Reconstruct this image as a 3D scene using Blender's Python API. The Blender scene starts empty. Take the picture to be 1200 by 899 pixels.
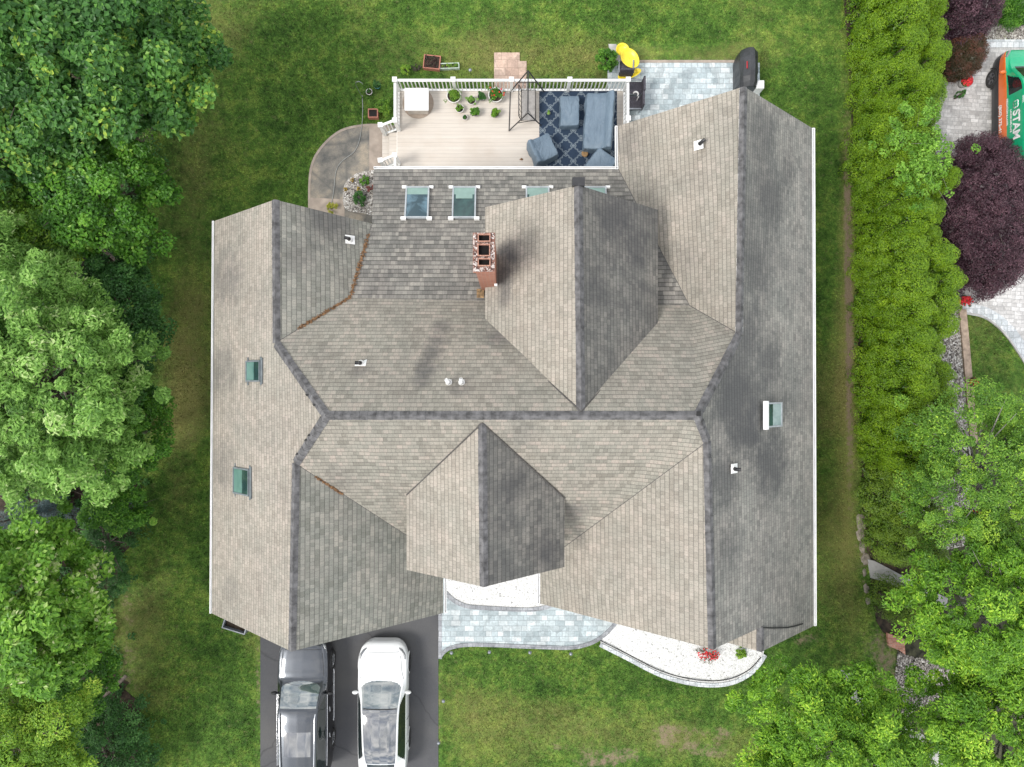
import bpy, math, random
import numpy as np
from mathutils import Vector, Matrix
random.seed(7)
rng = np.random.default_rng(11)
scene = bpy.context.scene
COL = scene.collection
H = 27.0; F = 832.0; CX = 600.0; CY = 449.5
R = math.radians

# ------------------------------------------------------------------ helpers
def P(px, py, z=0.0):
    D = H - z
    return Vector(((px-CX)*D/F, -(py-CY)*D/F, z))

def ray_plane(px, py, pl):
    p0, n = pl
    o = Vector((0, 0, H)); d = Vector(((px-CX)/F, -(py-CY)/F, -1))
    t = (p0-o).dot(n)/d.dot(n)
    return o+d*t

def plane(a, b, c):
    n = (b-a).cross(c-a).normalized()
    if n.z < 0: n = -n
    return (a, n)

def link(o, parent=None):
    COL.objects.link(o)
    if parent: o.parent = parent
    return o

def tag(o, label=None, cat=None, group=None, kind=None):
    if label: o['label'] = label
    if cat: o['category'] = cat
    if group: o['group'] = group
    if kind: o['kind'] = kind
    return o

def empty(name, loc, label, cat, group=None, rz=0.0):
    o = bpy.data.objects.new(name, None)
    o.empty_display_size = .2
    link(o); o.location = loc; o.rotation_euler = (0, 0, rz)
    return tag(o, label, cat, group)

class MB:
    """collects shapes for one mesh object"""
    def __init__(s): s.v = []; s.f = []; s.m = []; s.sm = []
    def add(s, vs, fs, mi=0, smooth=False):
        b = len(s.v); s.v += [tuple(v) for v in vs]
        for f in fs: s.f.append([b+i for i in f]); s.m.append(mi); s.sm.append(smooth)
        return s
    def box(s, c, d, rz=0.0, mi=0, fr=None, taper=1.0):
        c = Vector(c); x, y, z = d[0]/2, d[1]/2, d[2]/2
        M = Matrix.Rotation(rz, 3, 'Z') if fr is None else fr
        vs = []
        for sz in (-1, 1):
            k = 1 if sz < 0 else taper
            for sx, sy in ((-1, -1), (1, -1), (1, 1), (-1, 1)):
                vs.append(c + M @ Vector((sx*x*k, sy*y*k, sz*z)))
        return s.add(vs, [(0, 3, 2, 1), (4, 5, 6, 7), (0, 1, 5, 4), (1, 2, 6, 5), (2, 3, 7, 6), (3, 0, 4, 7)], mi)
    def tube(s, pts, rs, n=8, mi=0, cap=True, smooth=True):
        pts = [Vector(p) for p in pts]
        if not hasattr(rs, '__len__'): rs = [rs]*len(pts)
        rings = []; up = None
        for i, p in enumerate(pts):
            t = (pts[min(i+1, len(pts)-1)]-pts[max(i-1, 0)])
            if t.length < 1e-9: t = Vector((0, 0, 1))
            t.normalize()
            if up is None:
                up = Vector((1, 0, 0)) if abs(t.x) < .9 else Vector((0, 1, 0))
            a = (up - t*up.dot(t)).normalized(); b = t.cross(a); up = a
            rings.append([p + (a*math.cos(2*math.pi*k/n)+b*math.sin(2*math.pi*k/n))*rs[i] for k in range(n)])
        vs = [v for r in rings for v in r]; fs = []
        for i in range(len(pts)-1):
            for k in range(n):
                k2 = (k+1) % n
                fs.append((i*n+k, i*n+k2, (i+1)*n+k2, (i+1)*n+k))
        s.add(vs, fs, mi, smooth)
        if cap:
            s.add(rings[0], [tuple(reversed(range(n)))], mi); s.add(rings[-1], [tuple(range(n))], mi)
        return s
    def lathe(s, c, prof, n=20, mi=0, fr=None, smooth=True):
        c = Vector(c); vs = []; fs = []
        M = fr or Matrix.Identity(3)
        for r, z in prof:
            for k in range(n):
                a = 2*math.pi*k/n
                vs.append(c+M @ Vector((r*math.cos(a), r*math.sin(a), z)))
        for i in range(len(prof)-1):
            for k in range(n):
                k2 = (k+1) % n
                fs.append((i*n+k, i*n+k2, (i+1)*n+k2, (i+1)*n+k))
        return s.add(vs, fs, mi, smooth)
    def poly(s, pts, mi=0): return s.add(pts, [tuple(range(len(pts)))], mi)
    def prism(s, pts, z0, z1, mi=0):
        n = len(pts)
        a = sum(pts[i][0]*pts[(i+1) % n][1]-pts[(i+1) % n][0]*pts[i][1] for i in range(n))
        if a < 0: pts = pts[::-1]
        vs = [(p[0], p[1], z0) for p in pts]+[(p[0], p[1], z1) for p in pts]
        fs = [tuple(range(n, 2*n)), tuple(reversed(range(n)))]
        fs += [(i, (i+1) % n, n+(i+1) % n, n+i) for i in range(n)]
        return s.add(vs, fs, mi)
    def build(s, name, mats, parent=None, bevel=0, auto=False):
        me = bpy.data.meshes.new(name); me.from_pydata(s.v, [], s.f)
        if not isinstance(mats, (list, tuple)): mats = [mats]
        for m in mats: me.materials.append(m)
        me.polygons.foreach_set('material_index', s.m)
        me.polygons.foreach_set('use_smooth', s.sm); me.update()
        o = bpy.data.objects.new(name, me); link(o, parent)
        if parent:  # shapes are given in world space: bring them into the thing's space
            L = Matrix.LocRotScale(parent.location, parent.rotation_euler, parent.scale)
            p = parent.parent
            while p:
                L = Matrix.LocRotScale(p.location, p.rotation_euler, p.scale) @ L; p = p.parent
            me.transform(L.inverted())
        if bevel:
            b = o.modifiers.new('bevel', 'BEVEL'); b.width = bevel; b.segments = 2; b.limit_method = 'ANGLE'
        return o

def copy_tree(o, parent=None):
    c = o.copy(); COL.objects.link(c); c.parent = parent
    for ch in list(o.children): copy_tree(ch, c)
    return c

def smooth_closed(pts, k=4):
    """Catmull-Rom through a closed outline"""
    out = []; n = len(pts)
    for i in range(n):
        p0, p1, p2, p3 = (pts[(i+j-1) % n] for j in range(4))
        for q in range(k):
            t = q/k
            out.append(tuple(.5*(2*p1[a]+(p2[a]-p0[a])*t+(2*p0[a]-5*p1[a]+4*p2[a]-p3[a])*t*t+(3*p1[a]-p0[a]-3*p2[a]+p3[a])*t**3) for a in (0, 1)))
    return out

def smooth_open(pts, k=6):
    out = []; n = len(pts)
    for i in range(n-1):
        p0 = pts[max(i-1, 0)]; p1 = pts[i]; p2 = pts[i+1]; p3 = pts[min(i+2, n-1)]
        for q in range(k):
            t = q/k
            out.append(tuple(.5*(2*p1[a]+(p2[a]-p0[a])*t+(2*p0[a]-5*p1[a]+4*p2[a]-p3[a])*t*t+(3*p1[a]-p0[a]-3*p2[a]+p3[a])*t**3) for a in range(len(p1))))
    out.append(tuple(pts[-1])); return out

def gp(pts, z=0.0): return [tuple(P(a, b, z))[:2] for a, b in pts]

# ------------------------------------------------------------------ materials
def new_mat(name):
    m = bpy.data.materials.new(name); m.use_nodes = True
    nt = m.node_tree; b = nt.nodes['Principled BSDF']
    return m, nt, b
def N(nt, t, **kw):
    n = nt.nodes.new(t)
    for k, v in kw.items():
        if k.startswith('i_'):
            n.inputs[k[2:].replace('_', ' ')].default_value = v
        else: setattr(n, k, v)
    return n
def ramp(nt, fac, stops, interp='LINEAR'):
    r = nt.nodes.new('ShaderNodeValToRGB'); r.color_ramp.interpolation = interp
    el = r.color_ramp.elements
    while len(el) > 1: el.remove(el[-1])
    el[0].position = stops[0][0]; el[0].color = (*stops[0][1], 1) if hasattr(stops[0][1], '__len__') else (stops[0][1],)*3+(1,)
    for p, c in stops[1:]:
        e = el.new(p); e.color = (*c, 1) if hasattr(c, '__len__') else (c, c, c, 1)
    nt.links.new(fac, r.inputs['Fac']); return r.outputs['Color']
def mixc(nt, fac, a, b, mode='MIX'):
    m = nt.nodes.new('ShaderNodeMix'); m.data_type = 'RGBA'; m.blend_type = mode
    for sock, val in ((m.inputs[0], fac), (m.inputs[6], a), (m.inputs[7], b)):
        if hasattr(val, 'links') or isinstance(val, bpy.types.NodeSocket): nt.links.new(val, sock)
        elif hasattr(val, '__len__'): sock.default_value = (*val[:3], 1)
        else: sock.default_value = val if sock == m.inputs[0] else (val, val, val, 1)
    return m.outputs[2]
def math_n(nt, op, a, b=None, clamp=False):
    m = nt.nodes.new('ShaderNodeMath'); m.operation = op; m.use_clamp = clamp
    for sock, v in ((m.inputs[0], a), (m.inputs[1], b)):
        if v is None: continue
        if isinstance(v, bpy.types.NodeSocket): nt.links.new(v, sock)
        else: sock.default_value = v
    return m.outputs[0]
def noise(nt, vec, scale, detail=3, rough=.55, dist=0.0):
    n = N(nt, 'ShaderNodeTexNoise'); n.inputs['Scale'].default_value = scale
    n.inputs['Detail'].default_value = detail; n.inputs['Roughness'].default_value = rough
    n.inputs['Distortion'].default_value = dist
    if vec is not None: nt.links.new(vec, n.inputs['Vector'])
    return n.outputs['Fac']
def world_pos(nt): return N(nt, 'ShaderNodeNewGeometry').outputs['Position']
def bump(nt, b, h, strength=.5, dist=.02):
    n = N(nt, 'ShaderNodeBump'); n.inputs['Strength'].default_value = strength; n.inputs['Distance'].default_value = dist
    nt.links.new(h, n.inputs['Height']); nt.links.new(n.outputs[0], b.inputs['Normal'])
def simple(name, col, rough=.6, metal=0.0, var=.12, scale=6, spec=.5, coat=0.0, bmp=0.0):
    m, nt, b = new_mat(name)
    f = noise(nt, world_pos(nt), scale, 4)
    c2 = tuple(max(0, c*(1-var*2)) for c in col); c1 = tuple(min(1, c*(1+var)) for c in col)
    c = ramp(nt, f, [(.3, c2), (.7, c1)])
    nt.links.new(c, b.inputs['Base Color'])
    b.inputs['Roughness'].default_value = rough; b.inputs['Metallic'].default_value = metal
    b.inputs['Specular IOR Level'].default_value = spec; b.inputs['Coat Weight'].default_value = coat
    if coat: b.inputs['Coat Roughness'].default_value = .04
    if bmp: bump(nt, b, noise(nt, world_pos(nt), scale*8, 3), bmp, .01)
    return m

def shingle(name, cols, contrast=1.0, stain=0.3, stain_scale=.35, edge=None, dark=(.085, .083, .085), patches=(), line=.3):
    """asphalt shingles: UV in metres, v runs up the slope"""
    m, nt, b = new_mat(name)
    uv = N(nt, 'ShaderNodeUVMap'); uv.uv_map = 'UVMap'
    wp = world_pos(nt)
    sep = N(nt, 'ShaderNodeSeparateXYZ'); nt.links.new(uv.outputs[0], sep.inputs[0])
    def brick(w, h, off, sq=1.0, fq=2):
        t = N(nt, 'ShaderNodeTexBrick'); t.offset = off; t.offset_frequency = 2; t.squash = sq; t.squash_frequency = fq
        for k, v in (('Scale', 1), ('Mortar Size', 0), ('Brick Width', w), ('Row Height', h), ('Bias', 0)): t.inputs[k].default_value = v
        t.inputs['Color1'].default_value = (0, 0, 0, 1); t.inputs['Color2'].default_value = (1, 1, 1, 1)
        nt.links.new(uv.outputs[0], t.inputs['Vector']); return t.outputs['Color']
    t1 = brick(.15, .14, .37, .7, 3); t2 = brick(.26, .14, .61, 1.4, 2)
    f = mixc(nt, .45, t1, t2)
    c = ramp(nt, f, [(.5-.5*contrast, cols[0]), (.4, cols[1]), (.62, cols[2]), (.5+.5*contrast if contrast < 1 else 1, cols[3])])
    c = mixc(nt, 1.0, c, ramp(nt, noise(nt, wp, .9, 4, .6), [(.35, (.95, .965, .95)), (.65, (1.05, 1.02, 1.0))]), 'MULTIPLY')
    c = mixc(nt, 1.0, c, (1.0, .985, .955), 'MULTIPLY')
    # granules
    g = noise(nt, wp, 55, 2, .7); g2 = ramp(nt, g, [(.3, .72), (.7, 1.22)])
    c = mixc(nt, 1.0, c, g2, 'MULTIPLY')
    # algae staining, streaked down the slope
    mp = N(nt, 'ShaderNodeMapping'); mp.inputs['Scale'].default_value = (1.0, .33, 1)
    nt.links.new(uv.outputs[0], mp.inputs[0])
    s1 = noise(nt, mp.outputs[0], stain_scale*4, 7, .75, .6); s2 = noise(nt, wp, stain_scale, 4, .6)
    s = math_n(nt, 'ADD', math_n(nt, 'MULTIPLY', s1, .5), math_n(nt, 'MULTIPLY', s2, .5))
    s = ramp(nt, s, [(.5-.22*stain-.06, 0.0), (.64-.12*stain, stain)])
    c = mixc(nt, s, c, dark)
    for (px, py, pz, rr, st) in patches:   # set dark patches: mostly weather stains, one painted shade beside the entry gable
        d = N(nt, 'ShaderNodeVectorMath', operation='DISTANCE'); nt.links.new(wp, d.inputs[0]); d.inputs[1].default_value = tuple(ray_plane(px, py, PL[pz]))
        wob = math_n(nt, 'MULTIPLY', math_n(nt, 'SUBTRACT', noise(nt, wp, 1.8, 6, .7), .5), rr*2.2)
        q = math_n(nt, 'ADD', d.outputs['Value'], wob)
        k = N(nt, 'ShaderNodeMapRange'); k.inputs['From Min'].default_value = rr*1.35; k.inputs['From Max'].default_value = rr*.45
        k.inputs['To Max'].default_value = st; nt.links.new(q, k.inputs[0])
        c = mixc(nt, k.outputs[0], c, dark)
    # course line
    fr = math_n(nt, 'FRACT', math_n(nt, 'DIVIDE', sep.outputs['Y'], .14))
    ln = ramp(nt, fr, [(0, 1-line), (.10, 1-line), (.2, 1.0), (.93, 1.0), (1, 1-line*.6)])
    c = mixc(nt, 1.0, c, ln, 'MULTIPLY')
    # some butt joints
    br = N(nt, 'ShaderNodeTexBrick'); br.offset = .37; br.squash = .7; br.squash_frequency = 3
    for k, v in (('Scale', 1), ('Mortar Size', .006), ('Mortar Smooth', .2), ('Brick Width', .15), ('Row Height', .14)): br.inputs[k].default_value = v
    nt.links.new(uv.outputs[0], br.inputs['Vector'])
    c = mixc(nt, math_n(nt, 'MULTIPLY', br.outputs['Fac'], .35), c, tuple(x*.5 for x in dark))
    nt.links.new(c, b.inputs['Base Color'])
    b.inputs['Roughness'].default_value = .92; b.inputs['Specular IOR Level'].default_value = .2
    hh = math_n(nt, 'ADD', math_n(nt, 'MULTIPLY', fr, -1.0), math_n(nt, 'MULTIPLY', t1, .35))
    hh = math_n(nt, 'ADD', hh, math_n(nt, 'MULTIPLY', g, .3))
    bump(nt, b, hh, .6, .012)
    return m

LT = [(.285, .265, .235), (.325, .305, .272), (.355, .333, .298), (.40, .365, .33)]
MD = [(.225, .215, .19), (.285, .275, .245), (.325, .312, .278), (.385, .345, .31)]
GR = [(.20, .205, .185), (.245, .25, .23), (.28, .282, .26), (.335, .33, .30)]
DK = [(.13, .13, .125), (.19, .187, .178), (.245, .24, .226), (.34, .33, .305)]
M_CAP = simple('ridge_cap_shingle', (.135, .132, .135), .9, var=.3, scale=5, bmp=.3)
M_CAPD = simple('ridge_cap_gap', (.02, .02, .02), .9)
M_WHITE = simple('white_vinyl', (.82, .82, .81), .45, var=.04, scale=3)
M_GUT = simple('white_gutter', (.84, .84, .84), .4, var=.05, scale=2)
M_BLACKM = simple('black_metal', (.03, .03, .032), .4, var=.2)
M_GREYM = simple('grey_metal', (.30, .32, .35), .35, .6, var=.1)
M_BLACKR = simple('black_rubber', (.025, .025, .025), .8)
M_ASPH, nt, b = new_mat('asphalt')
wp = world_pos(nt)
c = ramp(nt, noise(nt, wp, 60, 3, .7), [(.3, (.05, .051, .056)), (.7, (.088, .089, .095))])
c = mixc(nt, ramp(nt, noise(nt, wp, .5, 4), [(.4, 0.0), (.7, .6)]), c, (.115, .112, .108))
cr = N(nt, 'ShaderNodeTexVoronoi', feature='DISTANCE_TO_EDGE'); cr.inputs['Scale'].default_value = .19
wv = N(nt, 'ShaderNodeVectorMath', operation='ADD'); nt.links.new(wp, wv.inputs[0])
nn = N(nt, 'ShaderNodeTexNoise'); nn.inputs['Scale'].default_value = 2.2; nn.inputs['Detail'].default_value = 4; nt.links.new(wp, nn.inputs['Vector'])
sc = N(nt, 'ShaderNodeVectorMath', operation='SCALE'); sc.inputs['Scale'].default_value = .28; nt.links.new(nn.outputs['Color'], sc.inputs[0])
nt.links.new(sc.outputs[0], wv.inputs[1]); nt.links.new(wv.outputs[0], cr.inputs['Vector'])
c = mixc(nt, ramp(nt, cr.outputs['Distance'], [(0, .5), (.003, .3), (.007, 0.0)]), c, (.022, .022, .024))
nt.links.new(c, b.inputs['Base Color']); b.inputs['Roughness'].default_value = .85
bump(nt, b, noise(nt, wp, 90, 2), .3, .004)

def paver(name, w, h, cols, mort, scale_noise=.5, rot=0.0, ms=.008):
    m, nt, b = new_mat(name); wp = world_pos(nt)
    mp = N(nt, 'ShaderNodeMapping'); mp.inputs['Rotation'].default_value = (0, 0, rot); nt.links.new(wp, mp.inputs[0])
    t = N(nt, 'ShaderNodeTexBrick'); t.offset = .43; t.squash = .62; t.squash_frequency = 3
    for k, v in (('Scale', 1), ('Mortar Size', ms), ('Mortar Smooth', .3), ('Brick Width', w), ('Row Height', h)): t.inputs[k].default_value = v
    t.inputs['Color1'].default_value = (0, 0, 0, 1); t.inputs['Color2'].default_value = (1, 1, 1, 1); t.inputs['Mortar'].default_value = (.5, .5, .5, 1)
    nt.links.new(mp.outputs[0], t.inputs['Vector'])
    c = ramp(nt, t.outputs['Color'], [(0, cols[0]), (.35, cols[1]), (.7, cols[2]), (1, cols[3])])
    v2_ = N(nt, 'ShaderNodeTexVoronoi', distance='CHEBYCHEV'); v2_.inputs['Scale'].default_value = 3.4; v2_.inputs['Randomness'].default_value = .85; nt.links.new(wp, v2_.inputs['Vector'])
    c = mixc(nt, 1.0, c, ramp(nt, v2_.outputs['Color'], [(.1, .82), (.9, 1.2)]), 'MULTIPLY')
    c = mixc(nt, .7, c, mixc(nt, 1.0, c, ramp(nt, noise(nt, wp, 14, 4, .7), [(.3, .7), (.7, 1.25)]), 'MULTIPLY'))
    c = mixc(nt, 1.0, c, ramp(nt, noise(nt, wp, scale_noise, 3), [(.3, .88), (.7, 1.1)]), 'MULTIPLY')
    c = mixc(nt, math_n(nt, 'MULTIPLY', t.outputs['Fac'], .8), c, mort)
    nt.links.new(c, b.inputs['Base Color']); b.inputs['Roughness'].default_value = .8
    bump(nt, b, math_n(nt, 'SUBTRACT', math_n(nt, 'MULTIPLY', noise(nt, wp, 40, 3), .3), t.outputs['Fac']), .6, .01)
    return m
M_PAVE = paver('blue_grey_pavers', .36, .2, [(.33, .39, .41), (.40, .46, .48), (.46, .52, .535), (.58, .62, .63)], (.25, .28, .3))
M_PAVE2 = paver('neighbour_pavers', .3, .15, [(.40, .39, .38), (.47, .46, .45), (.52, .51, .50), (.6, .59, .58)], (.3, .3, .3), rot=.06)
M_KERB = paver('grey_edging', .2, .2, [(.24, .25, .27), (.27, .28, .3), (.31, .32, .34), (.36, .37, .39)], (.15, .16, .17))
M_KERBL = paver('pale_edging', .22, .22, [(.45, .48, .5), (.5, .53, .55), (.56, .58, .6), (.62, .64, .65)], (.25, .27, .28))
M_BRICK = paver('red_brick', .2, .065, [(.36, .14, .09), (.42, .18, .12), (.5, .23, .16), (.55, .3, .22)], (.35, .3, .26))
M_BRICKPAD = paver('pink_brick_pad', .4, .3, [(.38, .27, .21), (.42, .30, .24), (.45, .33, .26), (.48, .36, .29)], (.3, .22, .17))
M_CONC, nt, b = new_mat('stained_concrete'); wp = world_pos(nt)
c = ramp(nt, noise(nt, wp, 1.1, 6, .65), [(.36, (.10, .10, .095)), (.5, (.2, .185, .16)), (.64, (.34, .29, .225))])
c = mixc(nt, 1.0, c, ramp(nt, noise(nt, wp, 30, 3), [(.3, .8), (.7, 1.15)]), 'MULTIPLY')
cr = N(nt, 'ShaderNodeTexVoronoi', feature='DISTANCE_TO_EDGE'); cr.inputs['Scale'].default_value = .75; nt.links.new(wp, cr.inputs['Vector'])
c = mixc(nt, ramp(nt, cr.outputs['Distance'], [(0, .65), (.03, .3), (.07, 0.0)]), c, (.1, .1, .095))
nt.links.new(c, b.inputs['Base Color']); b.inputs['Roughness'].default_value = .85
M_CONCP = simple('plain_concrete', (.42, .41, .40), .85, var=.15, scale=3, bmp=.2)
M_CONCT = simple('tan_concrete', (.36, .30, .25), .85, var=.15, scale=3)

def gravel(name, scale, cols, gap):
    m, nt, b = new_mat(name); wp = world_pos(nt)
    v = N(nt, 'ShaderNodeTexVoronoi', feature='F1'); v.inputs['Scale'].default_value = scale; nt.links.new(wp, v.inputs['Vector'])
    e = N(nt, 'ShaderNodeTexVoronoi', feature='DISTANCE_TO_EDGE'); e.inputs['Scale'].default_value = scale; nt.links.new(wp, e.inputs['Vector'])
    sp = N(nt, 'ShaderNodeSeparateColor'); nt.links.new(v.outputs['Color'], sp.inputs[0])
    c = ramp(nt, sp.outputs[0], cols)
    c = mixc(nt, ramp(nt, e.outputs['Distance'], [(0, 1.0), (.12, 0.0)]), c, gap)
    nt.links.new(c, b.inputs['Base Color']); b.inputs['Roughness'].default_value = .8
    bump(nt, b, e.outputs['Distance'], .6, .02); return m
M_GRAVW = gravel('white_marble_gravel', 20, [(0, (.2, .2, .2)), (.02, (.42, .41, .4)), (.04, (.6, .6, .59)), (.2, (.72, .72, .71)), (1, (.85, .85, .84))], (.4, .4, .39))
M_GRAVM = gravel('mixed_pebbles', 16, [(0, (.2, .17, .15)), (.3, (.45, .42, .38)), (.7, (.62, .6, .57)), (1, (.8, .78, .74))], (.1, .09, .08))
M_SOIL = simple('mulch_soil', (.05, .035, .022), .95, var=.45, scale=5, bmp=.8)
M_DIRT = simple('bare_dirt', (.22, .16, .11), .95, var=.25, scale=3, bmp=.5)

def stone_mat(name, cols):
    m, nt, b = new_mat(name)
    a = N(nt, 'ShaderNodeAttribute'); a.attribute_name = 'var'
    c = ramp(nt, a.outputs['Fac'], cols)
    c = mixc(nt, 1.0, c, ramp(nt, noise(nt, world_pos(nt), 25, 3), [(.3, .75), (.7, 1.2)]), 'MULTIPLY')
    nt.links.new(c, b.inputs['Base Color']); b.inputs['Roughness'].default_value = .8; return m
M_STONE = stone_mat('river_stone', [(0, (.08, .07, .065)), (.3, (.2, .18, .165)), (.6, (.33, .30, .27)), (.85, (.45, .42, .38)), (1, (.62, .60, .56))])
M_ROCK = simple('tan_boulder', (.30, .26, .21), .85, var=.25, scale=5, bmp=.5)

# lawn: ground grid carries 'dry' and 'bare' (real state of the turf)
def lawn_mat(name, blades=False):
    m, nt, b = new_mat(name); wp = world_pos(nt)
    at = N(nt, 'ShaderNodeAttribute'); at.attribute_name = 'dry'
    ab = N(nt, 'ShaderNodeAttribute'); ab.attribute_name = 'bare'
    big = noise(nt, wp, .42, 5, .65); mid = noise(nt, wp, 2.2, 5, .7); fine = noise(nt, wp, 22, 4, .75)
    f = math_n(nt, 'ADD', math_n(nt, 'MULTIPLY', big, .45), math_n(nt, 'MULTIPLY', mid, .55))
    c = ramp(nt, f, [(.38, (.028, .068, .011)), (.5, (.066, .135, .021)), (.62, (.15, .215, .038))])
    c = mixc(nt, 1.0, c, ramp(nt, fine, [(.28, .5), (.72, 1.6)]), 'MULTIPLY')
    c = mixc(nt, 1.0, c, ramp(nt, noise(nt, wp, 8, 4, .8), [(.3, .6), (.5, 1.0), (.72, 1.55)]), 'MULTIPLY')
    d = math_n(nt, 'ADD', at.outputs['Fac'], math_n(nt, 'MULTIPLY', math_n(nt, 'SUBTRACT', noise(nt, wp, 3.5, 5, .75), .5), .9))
    c = mixc(nt, ramp(nt, d, [(.35, 0.0), (1.1, .85)]), c, mixc(nt, fine, (.13, .135, .03), (.29, .255, .10)))
    e = math_n(nt, 'ADD', ab.outputs['Fac'], math_n(nt, 'MULTIPLY', math_n(nt, 'SUBTRACT', noise(nt, wp, 3.5, 6, .8), .5), 2.4))
    c = mixc(nt, ramp(nt, noise(nt, wp, 4.5, 5, .8), [(.56, 0.0), (.7, .55)]), c, (.2, .19, .085))
    if not blades:
        c = mixc(nt, ramp(nt, e, [(.55, 0.0), (1.0, .9)]), c, mixc(nt, noise(nt, wp, 30, 3), (.12, .085, .055), (.34, .26, .19)))
    else:
        v = N(nt, 'ShaderNodeAttribute'); v.attribute_name = 'var'
        c = mixc(nt, 1.0, c, ramp(nt, v.outputs['Fac'], [(0, .35), (.7, 1.3), (1, 2.6)]), 'MULTIPLY')
    nt.links.new(c, b.inputs['Base Color']); b.inputs['Roughness'].default_value = .8; b.inputs['Specular IOR Level'].default_value = .15
    if not blades: bump(nt, b, fine, .8, .03)
    return m
M_LAWN = lawn_mat('lawn'); M_BLADE = lawn_mat('grass_blades', True)

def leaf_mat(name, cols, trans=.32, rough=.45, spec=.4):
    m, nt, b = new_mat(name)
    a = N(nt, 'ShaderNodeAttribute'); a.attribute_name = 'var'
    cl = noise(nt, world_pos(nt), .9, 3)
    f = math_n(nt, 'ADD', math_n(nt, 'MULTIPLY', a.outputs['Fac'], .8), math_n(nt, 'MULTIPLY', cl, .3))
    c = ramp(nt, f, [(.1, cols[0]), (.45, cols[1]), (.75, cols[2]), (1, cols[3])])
    nt.links.new(c, b.inputs['Base Color']); b.inputs['Roughness'].default_value = rough; b.inputs['Specular IOR Level'].default_value = spec
    t = N(nt, 'ShaderNodeBsdfTranslucent'); nt.links.new(c, t.inputs['Color'])
    mx = N(nt, 'ShaderNodeMixShader'); mx.inputs[0].default_value = trans
    nt.links.new(b.outputs[0], mx.inputs[1]); nt.links.new(t.outputs[0], mx.inputs[2])
    nt.links.new(mx.outputs[0], nt.nodes['Material Output'].inputs['Surface'])
    return m
L_MAPLE = leaf_mat('leaf_maple', [(0.0278, 0.0932, 0.0196), (0.0673, 0.1956, 0.036), (0.1488, 0.3353, 0.0572), (0.4761, 0.6148, 0.0817)])
L_BRIGHT = leaf_mat('leaf_bright', [(0.0333, 0.1082, 0.0101), (0.0798, 0.2318, 0.0202), (0.1662, 0.3864, 0.037), (0.3657, 0.5873, 0.1008)])
L_PALE = leaf_mat('leaf_pale', [(0.0725, 0.1764, 0.0287), (0.1886, 0.3781, 0.0638), (0.3482, 0.5881, 0.1355), (0.615, 0.7125, 0.3509)])
L_LIME = leaf_mat('leaf_lime', [(0.0975, 0.2093, 0.0195), (0.195, 0.3737, 0.0325), (0.3575, 0.5382, 0.052), (0.5687, 0.6727, 0.117)])
L_DARK = leaf_mat('leaf_dark', [(0.0292, 0.0878, 0.0198), (0.0488, 0.156, 0.033), (0.0878, 0.234, 0.0495), (0.156, 0.3315, 0.0825)])
L_LINDEN = leaf_mat('leaf_highlight_and_blossom', [(0.0577, 0.162, 0.0135), (0.1401, 0.324, 0.0297), (0.2965, 0.5346, 0.0675), (0.75, 0.75, 0.4455)])  # near-white stop paints leaf highlights on the linden, blossom on the pieris
L_LOCUST = leaf_mat('leaf_locust', [(0.0557, 0.1446, 0.0178), (0.1298, 0.2807, 0.0285), (0.2411, 0.4253, 0.0446), (0.4823, 0.6804, 0.0713)])
L_SPRUCE = leaf_mat('needle_blue', [(.05, .09, .09), (.1, .16, .16), (.16, .23, .24), (.25, .33, .35)], .05)
L_ARBOR = leaf_mat('arborvitae_spray', [(0.0305, 0.0854, 0.0039), (0.1038, 0.2103, 0.0058), (0.1937, 0.3285, 0.0087), (0.332, 0.4731, 0.0193)], .12)
L_ARBORSH = leaf_mat('arborvitae_spray_shaded', [(0.0537, 0.108, 0.012), (0.1073, 0.198, 0.0168), (0.1824, 0.288, 0.0216), (0.3003, 0.396, 0.036)], .12)  # hedge green darkened: the right tree's shade is put into the colour
L_PURPLE = leaf_mat('leaf_purple', [(0.0248, 0.0115, 0.0175), (0.0621, 0.0276, 0.0399), (0.1175, 0.0575, 0.0749), (0.221, 0.1208, 0.1496)], .1)
L_RED = leaf_mat('leaf_bronze', [(.03, .03, .012), (.08, .045, .022), (.13, .045, .03), (.2, .07, .05)], .1)
L_YG = leaf_mat('leaf_yellow_green', [(0.059, 0.1602, 0.0121), (0.1432, 0.3203, 0.0229), (0.2864, 0.5125, 0.0381), (0.5728, 0.75, 0.0761)])
M_BARK = simple('bark', (.16, .13, .11), .9, var=.35, scale=9, bmp=.7)
M_BARKG = simple('grey_bark', (.30, .28, .26), .9, var=.3, scale=9, bmp=.5)

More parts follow.
